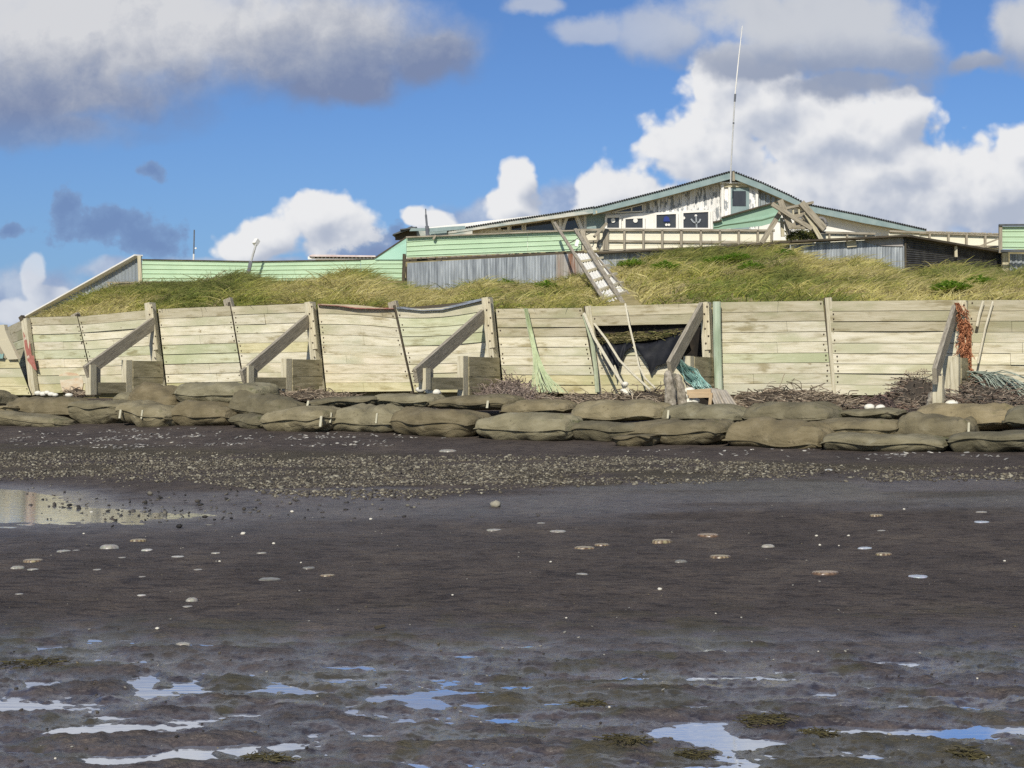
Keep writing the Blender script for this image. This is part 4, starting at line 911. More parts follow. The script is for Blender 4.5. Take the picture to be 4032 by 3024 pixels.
def grass(name, n, Lr, seed):
    rng = np.random.default_rng(seed)
    m = n//7; n = m*7; rep = lambda q: np.repeat(q, 7)                # tufts of seven blades
    px = rep(rng.uniform(-120, 5300, m))+rng.normal(0, 9, n); t = np.clip(rep(rng.uniform(0, 1.02, m)**.92)+rng.normal(0, .012, n), 0, 1.03)
    x, y, z = bank_pt(px, t); tl = rep(rng.uniform(.5, 1.3, m)); taz = rep(rng.normal(0, .9, m)); tc = rep(rng.normal(0, .22, m)); tb = rep(rng.uniform(.7, 1.3, m))
    clump = .5+fbm(x*1.1, y*1.1, 43, 3); big = .5+fbm(x*.35, y*.35, 44, 3)
    L = tl*rng.uniform(*Lr, n)*(.55+.9*clump)*np.where(t > .93, 1.15, 1.0)
    mound = np.exp(-((px-930)/110)**2)+np.exp(-((px-1370)/130)**2); L *= 1+.35*mound
    lowl = np.interp(px, [100, 350, 500], [.4, .7, 1]); L *= lowl
    az = -.35+taz+rng.normal(0, .75, n)+2.2*fbm(x*.9, y*.9, 45, 2); lean = rng.uniform(.6, 1.5, n)
    w = rng.uniform(.007, .017, n); fa = az+1.571+rng.normal(0, .55, n)
    pyb = HY+(CZ-z)*F/y; lad = (px > np.interp(pyb, [990, 1200], [2235, 2385])) & (px < np.interp(pyb, [990, 1225], [2350, 2540]))
    L = np.where(lad, L*.12, L)
    ks = np.array([0, .3, .65, 1.0]); V = np.zeros((n, 8, 3))
    for k, q in enumerate(ks):
        hx = np.cos(az)*lean*L*q**1.5; hy = np.sin(az)*lean*L*q**1.5; hz = L*(q-.44*q*q*lean)
        ww = w*(1-.85*q)
        if k == 0: wv = np.zeros((n, 3)); nd = np.stack([rng.normal(-.3, .55, n), rng.normal(-.85, .45, n), rng.normal(.5, .4, n)], -1)
        tx = np.stack([np.cos(az)*lean*1.5*max(q, .1)**.5, np.sin(az)*lean*1.5*max(q, .1)**.5, 1-.88*q*lean], -1)
        wv = np.cross(tx, nd); wv /= np.linalg.norm(wv, axis=1)[:, None]+1e-6
        for s, sg in ((0, -1), (1, 1)):
            V[:, k*2+s, 0] = x+hx+sg*ww*wv[:, 0]; V[:, k*2+s, 1] = y+hy+sg*ww*wv[:, 1]; V[:, k*2+s, 2] = z-.03+hz+sg*ww*wv[:, 2]
    Fq = np.array([(0,1,3,2),(2,3,5,4),(4,5,7,6)])[None]+(np.arange(n)*8)[:, None, None]
    pal = np.array([(.22,.265,.05),(.31,.315,.065),(.39,.36,.09),(.51,.435,.16),(.62,.52,.26),(.44,.35,.20),(.14,.18,.04)])
    dry = np.clip(.30+2.9*(big-.5)+1.3*(clump-.5)+.55*(1-t)-.35*mound+tc+rng.normal(0, .12, n)-.12*(t > .85)+.10*sst(2300, 3600, px), 0, 1)
    idx = np.clip((dry*5+rng.uniform(-1.0, 1.0, n)).astype(int), 0, 5)
    order = np.array([6, 0, 1, 2, 3, 4]); c = pal[order[idx]]
    pink = (fbm(x*.8, y*.8, 47, 3) > .17) & (rng.uniform(0, 1, n) < .55); c[pink] = pal[5]
    c = c*np.array([[.93, .99, .93]])*(1+.55*fbm(x*.7, y*.7, 49, 3))[:, None]*tb[:, None]*rng.uniform(.7, 1.4, (n, 1))
    cv = np.repeat(c[:, None, :], 8, 1); tipc = np.array([(.62,.50,.21)]); 
    for k in (2, 3): cv[:, k*2:k*2+2] = cv[:, k*2:k*2+2]*(1-.22*(k-1))+tipc[:, None]*.16*(k-1)
    o = raw(name, V.reshape(-1, 3), Fq.reshape(-1, 4), cv.reshape(-1, 3), M['grass']); return tag(o, kind='stuff')
grass('grass', 97000, (.20, .44), 3)
def weed(px, t, n, r, label, seed):
    x, y, z = (float(q) for q in bank_pt(px, t)); mb = MB(); rr = random.Random(seed)
    for k in range(n):
        a = rr.uniform(0, 6.28); q = r*rr.random()**.6; bxp, byp = x+q*math.cos(a), y+q*math.sin(a)*.8
        zz = z+.16+rr.uniform(0, .22)*(1-q/r*.6); l = rr.uniform(.05, .10); u = Vector((math.cos(a), math.sin(a), rr.uniform(-.2, .6))).normalized()*l; s = u.cross(Vector((0, 0, 1))).normalized()*l*.4
        c = Vector((bxp, byp, zz)); g = rr.uniform(.7, 1.35)
        mb.add([c-u, c+s+Vector((0, 0, .01)), c+u, c-s+Vector((0, 0, .01))], [(0, 1, 2, 3)], 0, (g, g, g))
    tag(mb.build('leafy_weed', M['leaf'], origin=(x, y, z)), label, 'weed', 'leafy weeds in the grass')
for i, w_ in enumerate([(3745,.12,420,.42,'yellow green leafy weed at the wall top left of the orange netting'),(3860,.25,160,.35,'small leafy weed in the grass right of the orange netting'),(2900,.62,330,.45,'bright green leafy weed patch in the middle of the right bank'),(2960,.42,200,.35,'leafy weed lowest of those below the timber heap'),(2820,.60,170,.35,'leafy weed left of the bright green patch in the right bank'),(2620,.50,200,.4,'leafy weed on the bank well right of the ladder'),(2490,.68,260,.4,'leafy weed close to the right side of the ladder'),(2150,.55,170,.35,'leafy weed below the corrugated wall left of the ladder'),(1990,.72,140,.3,'leafy weed under the middle of the corrugated wall'),(3090,.75,160,.3,'leafy weed just below the foot of the timber heap')]): weed(*w_, 70+i)

# ------------------------------------------------------------------ sheds, fences and the house above the bank
def ribbed(mb, x0, x1, top, bot, Yf, pitch, amp, vert=True, mi=0, n=None, sharp=False, col=None):
    L = (P(x1, 1000, Yf(x1))-P(x0, 1000, Yf(x0))).length
    I = lambda tb, x: np.interp(x, [p[0] for p in tb], [p[1] for p in tb])
    prof = (lambda ph: .5+.5*math.sin(ph*2*math.pi)) if not sharp else (lambda ph: max(0, min(1, (abs((ph % 1)-.5)-.34)*9)))
    if vert:
        nu = n or int(L/pitch*6); us = np.linspace(0, 1, nu+1)
        vs = []
        for u in us:
            x = x0+(x1-x0)*u
            for y in (I(top, x), I(bot, x)):
                p = P(x, y, Yf(x)); vs.append((p.x, p.y-amp*prof(u*L/pitch), p.z))
        mb.add(vs, [(2*i, 2*i+2, 2*i+3, 2*i+1) for i in range(nu)], mi, col)
    else:
        H = (P(x0, I(top, x0), Yf(x0))-P(x0, I(bot, x0), Yf(x0))).length; nv = n or 40; nu = 14
        vs = []
        for j in range(nv+1):
            for i in range(nu+1):
                u, v = i/nu, j/nv; x = x0+(x1-x0)*u; y = I(top, x)+(I(bot, x)-I(top, x))*v
                p = P(x, y, Yf(x)); vs.append((p.x, p.y-amp*prof(v*H/pitch+.1), p.z))
        mb.add(vs, [(j*(nu+1)+i, j*(nu+1)+i+1, (j+1)*(nu+1)+i+1, (j+1)*(nu+1)+i) for j in range(nv) for i in range(nu)], mi, col)
def beam(mb, a, b, Ya, Yb, hpx, dep=.08, mi=0, jit=0):
    ya = Ya; k = hpx*Ya/F; mb.bar(P(*a, Ya), P(*b, Yb), dep, k, (0, 0, 1), mi) if abs(a[0]-b[0]) > abs(a[1]-b[1])*.4 else mb.bar(P(*a, Ya), P(*b, Yb), k, dep, (0, 1, 0), mi)
def fslab(mb, pts, Y, th, mi=0, col=None): mb.slab([P(x, y, Y) for x, y in pts], (0, th, 0), mi, col)
c = lambda y: (lambda x: y)
# left: sloping ribbed gable with an opening
g = thing('shed_gable', P(330, 1250, 47), 'grey ribbed metal gable sloping down to the left behind the bank', 'shed')
Yg = lambda x: np.interp(x, [100, 560], [51, 46.2])
mb = MB(); ribbed(mb, 108, 428, [(108,1250),(428,1071)], [(108,1262),(300,1250),(428,1250)], Yg, .20, .04, sharp=True)
ribbed(mb, 428, 546, [(428,1071),(546,1008)], [(428,1112),(546,1112)], Yg, .20, .04, sharp=True); mb.build('cladding', M['galv_new'], g)
mb = MB(); mb.bar(P(104,1250,50.9), P(546,1005,46.2), .3, .045); mb.build('roof_edge', M['white'], g)
mb = MB(); beam(mb, (424,1112), (546,1112), 47.5, 46.2, 5); mb.bar(P(430,1110,47.4), P(430,1180,47.4), .08, .08); beam(mb, (531,1112), (531,1130), 46.2, 46.2, 9); mb.build('door_frame', M['grey_wood'], g)
mb = MB(); fslab(mb, [(432,1120),(530,1116),(530,1190),(432,1190)], 47.6, .05); mb.build('door', M['cream'], g)
mb = MB(); mb.bar(P(549,1008,46.0), P(554,1124,46.0), .11, .11); mb.build('corner_post', M['pale_wood'], g)
# lower pale green fence
f1 = thing('metal_fence', P(1020, 1112, 46), 'long pale green ribbed metal fence along the left part of the bank', 'fence')
mb = MB(); ribbed(mb, 560, 1420, [(560,1024),(1000,1032),(1420,1024)], [(560,1108),(1420,1108)], c(46), .142, .03, False, n=60, sharp=True); mb.build('sheet_panel', M['green_metal'], f1)
mb = MB(); ribbed(mb, 1421, 1590, [(1421,1024),(1476,1022),(1476,1021),(1590,1021)], [(1421,1106),(1590,1104)], c(45.95), .142, .03, False, n=60, sharp=True); mb.build('sheet_panel', M['green_metal'], f1)
mb = MB(); ribbed(mb, 1476, 1600, [(1476,1017),(1600,936)], [(1476,1022),(1600,1022)], c(45.9), .142, .03, False, n=40, sharp=True); o = mb.build('sheet_panel', M['teal_metal'], f1); o['label'] = 'mint triangular end panel'
mb = MB(); beam(mb, (560,1022), (1000,1030), 46, 46, 4, .1); beam(mb, (1000,1030), (1476,1022), 46, 46, 4, .1); beam(mb, (565,1114), (1585,1110), 46, 46, 9, .06); mb.bar(P(1476,1016,45.9), P(1602,933,45.9), .06, .04); mb.build('rail', M['dark_wood'], f1)
mb = MB(); beam(mb, (1592,1000), (1588,1112), 45.8, 45.8, 12, .1); mb.bar(P(1600,1050,45.7), P(1606,1115,45.7), .08, .08); mb.build('end_post', M['dark_wood'], f1)
# pole with a lamp head in front of it
pl = thing('lamp_pole', P(985, 1090, 45.4), 'leaning grey pole with a white box lamp head in front of the green fence', 'lamp')
mb = MB(); mb.tube([P(985,1040,45.4), P(1008,962,45.4)], .035, 8); mb.build('pole', M['pole'], pl)
mb = MB(); mb.bar(P(978,1075,45.4), P(988,1028,45.4), .10, .10); mb.build('bracket', M['pole_dark'], pl)
mb = MB(); mb.bar(P(1003,962,45.4), P(1014,945,45.5), .13, .14); mb.build('lamp_head', M['white'], pl)
an = thing('short_antenna', P(762, 1025, 47), 'thin dark antenna rod standing behind the left green fence', 'antenna')
mb = MB(); mb.tube([P(762,1030,47), P(763,1000,47)], .028, 6); mb.build('base_rod', M['white'], an)
mb = MB(); mb.tube([P(763,1002,47), P(765,905,47)], .022, 6); mb.build('rod', M['pole_dark'], an)
mb = MB(); mb.bar(P(768,976,47), P(774,979,47), .04, .05); mb.build('clip', M['white'], an)
# long pale trailer roof peeping over
tr = thing('flat_shed_roof', P(1350, 1030, 50), 'long low white and pink roof edge showing above the left green fence', 'shed')
mb = MB(); fslab(mb, [(1215,1006),(1230,1002),(1478,1006),(1480,1012),(1225,1010)], 50, 2.5); mb.build('roof', mat('pinkish_sheet', [(.55,.42,.40),(.68,.60,.57)], ns=3), tr)
mb = MB(); fslab(mb, [(1212,1010),(1482,1013),(1482,1021),(1212,1021)], 50.1, .1)
for k in range(16): fslab(mb, [(1240+k*15,1013),(1249+k*15,1013),(1249+k*15,1017),(1240+k*15,1017)], 50.08, .02, 1)
mb.build('fascia', [M['white'], M['dark_wood']], tr)
# upper green fence
f2 = thing('metal_fence', P(1930, 1010, 45), 'upper pale green ribbed metal fence between mint triangle and ladder', 'fence')
Yu = lambda x: np.interp(x, [1600, 2280], [45.6, 44.6])
for k, (a, b_, dm) in enumerate([(1601, 2077, 0), (2078, 2288, 1)]):
    mb = MB(); ribbed(mb, a, b_, [(1600,936),(1700,928),(2270,909),(2300,909)], [(1600,1014),(2300,986)], Yu, .142, .03, False, n=60, sharp=True); mb.build('sheet_panel', M['green_metal'], f2)
mb = MB(); beam(mb, (1600,934), (2285,907), 45.5, 44.5, 5, .1); mb.build('rail', M['grey_wood'], f2)
mb = MB(); beam(mb, (1592,1026), (2300,994), 45.3, 44.3, 9, .12)
rr = random.Random(3)
for k in range(24):
    x = 1610+k*28+rr.uniform(-8, 8); y = 1028-(x-1600)*.046; beam(mb, (x, y-10), (x+rr.uniform(8, 24), y-9+rr.uniform(-3, 3)), 45.1, 45.0, 5, .05, 1)
mb.bar(P(1690,1038,44.9), P(1738,1030,44.9), .05, .06); mb.bar(P(1738,1024,44.9), P(1740,1037,44.9), .04, .04); mb.build('sill_beam', [M['dark_wood'], M['grey_wood']], f2)
mb = MB(); mb.bar(P(1706,942,45.3), P(1716,926,45.3), .08, .06); mb.build('broken_bracket', M['grey_wood'], f2)
# grey corrugated retaining wall
cw = thing('corrugated_wall', P(2300, 1100, 44), 'weathered grey corrugated iron wall under the upper green fence, rust streaked by the ladder', 'wall')
TOPW = [(1600,1036),(1900,1019),(2290,997),(2430,988),(2900,966),(3120,962)]
for i, (a, b_, sh) in enumerate([(1604,1790,0),(1790,1990,.03),(1990,2190,.0),(2190,2300,.03),(2300,2560,0),(2560,2820,.03),(2820,3110,0)]):
    mb = MB(); ribbed(mb, a, b_+3, TOPW, [(1600,1190),(2300,1150),(2600,1060),(3110,1010)], c(44.25-sh), .085, .014); o = mb.build('iron_sheet', M['galv'] if i != 3 else mat('rusty_sheet', [(.26,.22,.18),(.33,.30,.26),(.42,.42,.41)], (1, 1, .08), 6, 5, .7, metal=.1, spots=[((.23,.09,.04), 2.0, (1.2, 1, .1), .56, .66)]), cw)
    if i == 3: o['label'] = 'rust streaked iron sheet'
mb = MB(); beam(mb, (2290,1000), (2900,968), 44.1, 44.1, 7, .2); beam(mb, (2900,968), (3120,952), 44.1, 44.1, 8, .25); mb.build('dark_beam', M['dark_wood'], cw)
# corrugated shed at right with a blackened side
rs = thing('corrugated_shed', P(3500, 1060, 44), 'low corrugated shed with silvery front and blackened right side at right', 'shed')
mb = MB(); ribbed(mb, 3110, 3562, [(3110,963),(3565,937)], [(3110,1040),(3565,1090)], c(44.05), .085, .014)
mb.build('front_cladding', M['galv'], rs)
mb = MB(); fslab(mb, [(3408,938),(3556,934),(3556,970),(3470,968),(3408,952)], 44.0, .03); mb.build('patch_sheet', mat('tin_patch', [(.34,.30,.27),(.45,.43,.41)], ns=4, metal=.2), rs)
mb = MB(); fslab(mb, [(3333,950),(3370,946),(3374,970),(3336,974)], 43.96, .03); mb.build('patch_board', M['pale_wood'], rs)
mb = MB(); Yb = lambda x: np.interp(x, [3566, 3945], [44.1, 48])
ribbed(mb, 3566, 3945, [(3566,936),(3945,1000)], [(3566,1095),(3945,1078)], Yb, .068, .03, False, n=110); mb.build('side_cladding', M['black_iron'], rs)
mb = MB(); mb.bar(P(3112,953,43.95), P(3566,930,43.95), .5, .055); mb.bar(P(3562,930,43.95), P(3950,996,48), .35, .06); mb.bar(P(3564,934,43.98), P(3566,1085,43.98), .05, .05); mb.build('roof_edge', M['dark_wood'], rs)
mb = MB(); mb.bar(P(3762,968,45.9), P(3764,1012,45.9), .09, .07); mb.bar(P(3956,996,47.6), P(3958,1074,47.6), .20, .12); mb.build('post', M['pale_wood'], rs)
mb = MB(); ribbed(mb, 3975, 5400, [(3975,1000),(5400,1010)], [(3975,1085),(5400,1085)], c(47.5), .16, .05); o = mb.build('iron_sheet', M['galv']); tag(o, 'shaded corrugated iron sheet under the green panel at the right edge', 'wall')
# cream fence with timber framing
cf = thing('framed_fence', P(2650, 985, 44.8), 'cream boarded fence with grey timber framing in front of the house windows', 'fence')
mb = MB()
for k in range(4):
    y0 = 910+k*19
    for (a, b_) in ((2276, 2384), (2384, 3045)): fslab(mb, [(a, y0), (b_, y0), (b_, y0+18.2), (a, y0+18.2)], 44.80-.012*(k % 2), .03)
mb.build('siding', M['cream'], cf)
mb = MB(); beam(mb, (2274,906), (2384,904), 44.74, 44.74, 8, .08); beam(mb, (2384,905), (3050,908), 44.74, 44.74, 9, .09); mb.build('top_rail', M['grey_wood'], cf)
mb = MB(); beam(mb, (2300,952), (2384,947), 44.78, 44.78, 9); beam(mb, (2384,949), (3040,957), 44.78, 44.78, 9, .1); mb.build('middle_rail', M['grey_wood'], cf)
mb = MB(); beam(mb, (2360,987), (2990,970), 44.78, 44.78, 8, .1); mb.build('bottom_rail', M['grey_wood'], cf)
for x, w in [(2301,8),(2354,8),(2377,8),(2389,14),(2458,8),(2533,8),(2607,8),(2682,9),(2759,8),(2834,8),(2908,8),(2983,8),(3038,8)]:
    mb = MB(); beam(mb, (x,908), (x,985 if x < 2700 else 972), 44.74, 44.74, w, .09); mb.build('stud', M['grey_wood'], cf)
mb = MB(); mb.bar(P(2340,932,44.3), P(2388,880,44.5), .08, .10, (0,1,0)); tag(mb.build('loose_plank', M['grey_wood']), 'loose grey plank leaning on the fence by the teal door panel', 'plank')
mb = MB(); mb.bar(P(2291,910,44.5), P(2300,935,44.4), .12, .1, (0,1,0)); mb.bar(P(2300,930,44.4), P(2336,1000,44.0), .10, .08, (0,1,0)); tag(mb.build('loose_plank', M['grey_wood']), 'crooked dark plank against the fence just right of the ladder top', 'plank')
cf2 = thing('framed_fence', P(3340, 935, 45.2), 'short cream fence piece with timber framing below the white gable wall', 'fence')
mb = MB(); fslab(mb, [(3200,920),(3446,921),(3446,950),(3200,965)], 45.18, .03); mb.build('siding', M['cream'], cf2)
mb = MB(); beam(mb, (3200,914), (3446,921), 45.12, 45.12, 8, .08); mb.build('top_rail', M['grey_wood'], cf2)
for x in (3265,3335,3408): mb = MB(); beam(mb, (x,916), (x,950), 45.15, 45.15, 7, .09); mb.build('stud', M['grey_wood'], cf2)
cf3 = thing('framed_fence', P(3790, 975, 50), 'cream fence with timber framing running from the roof end to the green panel at right', 'fence')
mb = MB(); fslab(mb, [(3500,917),(3640,918),(3940,932),(3940,990),(3500,950)], 49.80, .03); mb.build('siding', M['cream'], cf3)
mb = MB(); mb.bar(P(3500,911,49.8), P(3660,917,49.8), .2, .06); beam(mb, (3620,916), (3940,927), 49.72, 49.72, 8, .08); 
for k in range(26): mb.lump(P(3650+k*11, 914+k*.33, 49.7), .06, .05, .045, 0, None, k, .2, 6, 4)
mb.build('top_rail', M['grey_wood'], cf3)
mb = MB(); beam(mb, (3640,968), (3940,972), 49.75, 49.75, 9); mb.build('middle_rail', M['grey_wood'], cf3)
for x in (3660,3734,3805,3879): mb = MB(); beam(mb, (x,918), (x,985), 49.72, 49.72, 8, .09); mb.build('stud', M['grey_wood'], cf3)
mb = MB(); mb.bar(P(3856,970,49.5), P(3932,940,49.4), .05, .05); mb.build('diagonal_brace', M['grey_wood'], cf3)
gp = thing('metal_fence', P(4000, 985, 47), 'pale green metal panel with a dark cap at the right edge of the photo', 'fence')
mb = MB(); ribbed(mb, 3946, 5400, [(3946,892),(5400,884)], [(3946,981),(5400,996)], c(47), .165, .03, False, n=60, sharp=True); mb.build('sheet_panel', M['green_metal'], gp)
mb = MB(); mb.bar(P(3939,886,46.95), P(3939,996,46.95), .10, .08, (0,1,0)); mb.build('post', M['grey_wood'], gp)
mb = MB(); mb.bar(P(3934,886,46.9), P(5400,877,46.9), .12, .05); beam(mb, (3940,988), (5400,1002), 46.9, 46.9, 9); mb.build('cap', M['roof'], gp)

# ------------------------------------------------------------------ the house
H = thing('house', P(2700, 1010, 58), 'white and teal house with a wide gable roof, peeling boards and dark windows', 'house')
HY_ = 58.0
def window(pts, Y, frame=9, label=None, fm='white'):
    n = len(pts); mb = MB(); cx = sum(p[0] for p in pts)/n; cy = sum(p[1] for p in pts)/n
    fslab(mb, pts, Y-.005, .03); w = mb.build('window', M['glass'], H)
    mb = MB()
    for i in range(n):
        a, b_ = pts[i], pts[(i+1) % n]; mb.bar(P(*a, Y-.03), P(*b_, Y-.03), .07, frame*Y/F, (0, 1, 0) if False else (0, 0, 1)) if abs(a[0]-b_[0]) > abs(a[1]-b_[1]) else mb.bar(P(*a, Y-.035), P(*b_, Y-.035), frame*Y/F, .07, (0, 1, 0))
    mb.build('frame', M[fm], w)
    if label: w['label'] = label
    return w
# walls
mb = MB(); xs_ = np.linspace(2545, 2860, 21); rr = random.Random(9)
for k in range(20):
    x0, x1 = xs_[k], xs_[k+1]-1.2; top = lambda x: np.interp(x, [2340, 2880], [838, 704]); fslab(mb, [(x0, top(x0)), (x1, top(x1)), (x1, 905), (x0, 905)], HY_-.02*(k % 2)-.03, .05, 0, (rr.uniform(.75, 1.1),)*3)
    fslab(mb, [(x1-1.5, top(x1)), (x1+2.5, top(x1)), (x1+2.5, 905), (x1-1.5, 905)], HY_-.075, .03, 0, (.95,)*3)
mb.build('board_wall', M['white_peel'], H)
mb = MB(); fslab(mb, [(2340,846),(2545,800),(2545,920),(2340,920)], HY_, .08); fslab(mb, [(2384,846),(2560,838),(2806,826),(2806,910),(2384,912)], HY_-.10, .05); mb.build('window_wall', M['white'], H)
mb = MB(); fslab(mb, [(1600,905),(2340,822),(2340,960),(1600,960)], HY_+.3, .08); fslab(mb, [(1600,960),(2880,960),(3600,940),(3600,1090),(1600,1090)], HY_+.1, .1); mb.build('lower_wall', M['white'], H)
mb = MB(); fslab(mb, [(2880,690),(3110,800),(3240,832),(3640,908),(3640,960),(2880,960)], HY_-.15, .1); mb.build('side_wall', M['white'], H)
mb = MB(); ribbed(mb, 2984, 3075, [(2984,738),(3075,786)], [(2984,870),(3075,870)], c(HY_-.20), .20, .06); mb.build('ribbed_wall', M['galv_new'], H)
mb = MB(); fslab(mb, [(2310,846),(2384,842),(2384,930),(2310,930)], HY_-.02, .06); mb.build('teal_panel', M['teal'], H)
# windows
w1 = window([(2386,854),(2442,852),(2442,902),(2386,902)], HY_-.12); w2 = window([(2458,859),(2535,855),(2535,902),(2458,902)], HY_-.12)
w3 = window([(2580,842),(2666,838),(2666,902),(2580,902)], HY_-.12); w4 = window([(2686,835),(2793,830),(2793,902),(2686,902)], HY_-.12)
window([(2412,836),(2530,805),(2530,832),(2412,838)], HY_-.06, 4)
mb = MB(); beam(mb, (2487,815), (2487,836), HY_-.1, HY_-.1, 5); mb.build('mullion', M['white'], H)
def dot(x, y, r, parent, m='white', nm='ornament'):
    mb = MB(); k = r*HY_/F; cc = P(x, y, HY_-.18); mb.slab([cc+Vector((math.cos(a)*k, 0, math.sin(a)*k)) for a in [i*math.pi/6 for i in range(12)]], (0, .02, 0)); return mb.build(nm, M[m], parent)
dot(2414,868,9,w1); dot(2502,868,9,w2); dot(2624,885,5,w3); dot(2634,885,5,w3); dot(2692,858,6,w4)
mb = MB(); fslab(mb, [(2614,856),(2624,850),(2634,856),(2638,872),(2612,872)], HY_-.18, .02); mb.build('blue_ornament', M['blue'], w3)
mb = MB()                                                            # the anchor in the fourth window
for a, b_, w_ in (((2740,850),(2743,897),6), ((2721,862),(2730,874),6), ((2730,874),(2743,879),6), ((2743,879),(2754,872),6), ((2754,872),(2758,862),6)): mb.bar(P(*a, HY_-.17), P(*b_, HY_-.17), w_*HY_/F, .03, (0,1,0))
mb.build('anchor', M['galv'], w4); dot(2740,849,5,w4)
# left wing: windows between white V braces
for pts in ([(1862,902),(1900,894),(1935,890),(1935,906),(1862,906)],[(1948,890),(1998,885),(1998,906),(1948,906)],[(2012,884),(2056,878),(2056,908),(2012,908)],[(2070,876),(2175,862),(2185,908),(2070,908)],[(2232,860),(2262,854),(2285,908),(2222,908)]):
    window(pts, HY_+.26, 3)
mb = MB()
for a, b_ in (((2170,858),(2192,910)),((2235,852),(2212,910)),((2270,850),(2296,910)),((2206,856),(2206,900)),((2305,848),(2305,910)),((1888,900),(1902,912)),((1925,895),(1912,912)),((1966,890),(1966,912)),((2003,884),(2003,912))):
    mb = MB(); mb.bar(P(*a, HY_+.12), P(*b_, HY_+.12), 11*HY_/F, .07, (0,1,0)); mb.build('v_brace', M['white'], H)
# roof
def roofslab(name, pts, m, y0, th, hpx, fm, fname='fascia'):
    mb = MB(); 
    for i in range(len(pts)-1):
        a, b_ = pts[i], pts[i+1]; q = [P(*a, y0), P(*b_, y0), P(b_[0], b_[1]-4, y0), P(a[0], a[1]-4, y0)]; mb.hexa(q+[v+Vector((0, th, 0)) for v in q])
        L = int(abs(b_[0]-a[0])/9)
        for k in range(L):                                           # corrugation ends along the verge
            t = (k+.5)/L; mb.lump(P(a[0]+(b_[0]-a[0])*t, a[1]+(b_[1]-a[1])*t-4, y0+.05), .045, .15, .03, 0, None, k, 0, 6, 4)
    rf = mb.build(name, M[m], H); mb = MB()
    for i in range(len(pts)-1):
        a, b_ = pts[i], pts[i+1]; h0, h1 = hpx[i], hpx[i+1]
        q = [P(*a, y0+.02), P(a[0], a[1]+h0, y0+.02), P(b_[0], b_[1]+h1, y0+.02), P(*b_, y0+.02)]; q2 = [v+Vector((0, .06, 0)) for v in q]; mb.hexa(q+q2)
    mb.build(fname, M[fm], rf)
    mb = MB()
    for i in range(len(pts)-1):                                      # soffit boards back to the wall
        a, b_ = pts[i], pts[i+1]; h0, h1 = hpx[i], hpx[i+1]
        q = [P(a[0], a[1]+h0-4, y0+.09), P(b_[0], b_[1]+h1-4, y0+.09), P(b_[0], b_[1]+h1-1, y0+.09), P(a[0], a[1]+h0-1, y0+.09)]; mb.hexa(q+[v+Vector((0, .9, 0)) for v in q])
    mb.build('soffit', M['grey_wood'], rf); return rf
roofslab('roof', [(2335,822),(2600,755),(2882,677)], 'roof', HY_-.75, 9, [22,24,26], 'teal')
roofslab('roof', [(2884,677),(3000,722),(3110,772),(3185,812)], 'roof', HY_-.75, 9, [26,26,24,18], 'teal')
roofslab('roof', [(3180,808),(3400,852),(3648,908)], 'roof', HY_-.70, 8, [24,26,14], 'teal')
roofslab('roof', [(1760,911),(2000,872),(2200,842),(2342,818)], 'roof', HY_-.65, 8, [10,14,16,20], 'teal_worn')
mb = MB(); fslab(mb, [(2880,674),(2892,676),(2894,712),(2882,712)], HY_-.80, .06); mb.build('ridge_board', M['grey_wood'], H)
mb = MB(); mb.bar(P(2345,836,HY_-.72), P(2546,790,HY_-.2), .05, 11*HY_/F); mb.build('verge_board', M['pale_wood'], H)
# door porch
mb = MB(); fslab(mb, [(2838,722),(2984,722),(2984,905),(2838,905)], HY_-.35, .45); mb.build('porch_wall', M['white_peel'], H)
mb = MB(); beam(mb, (2834,720), (2990,722), HY_-.45, HY_-.45, 6, .2); beam(mb, (2845,726), (2845,905), HY_-.40, HY_-.40, 10); beam(mb, (2980,726), (2980,905), HY_-.40, HY_-.40, 10); beam(mb, (2872,736), (2872,905), HY_-.40, HY_-.40, 9); beam(mb, (2850,731), (2976,731), HY_-.41, HY_-.41, 12, .08, 1); mb.build('porch_trim', [M['white'], M['pale_wood']], H)
mb = MB(); fslab(mb, [(2876,738),(2950,738),(2950,905),(2876,905)], HY_-.39, .05); dr = mb.build('door', M['teal'], H)
mb = MB(); fslab(mb, [(2884,752),(2937,752),(2937,811),(2884,811)], HY_-.41, .02); mb.build('door_window', M['glass'], dr)
# mint skirt roof in front of the door
sk = thing('green_skirt_roof', P(2930, 900, 52), 'faded green ribbed panel sloping up in front of the teal door', 'shed')
mb = MB(); ribbed(mb, 2808, 3075, [(2808,876),(2840,868),(2842,856),(3045,800),(3075,792)], [(2808,906),(3000,890),(3075,868)], c(52), .19, .05, False, n=60, sharp=True); mb.build('sheet_panel', M['green_dark'], sk)
mb = MB(); mb.bar(P(2808,875,51.9), P(2842,868,51.9), .12, .05); mb.bar(P(2842,857,51.9), P(3060,795,51.9), .12, .05); mb.build('edge_trim', M['dark_wood'], sk)
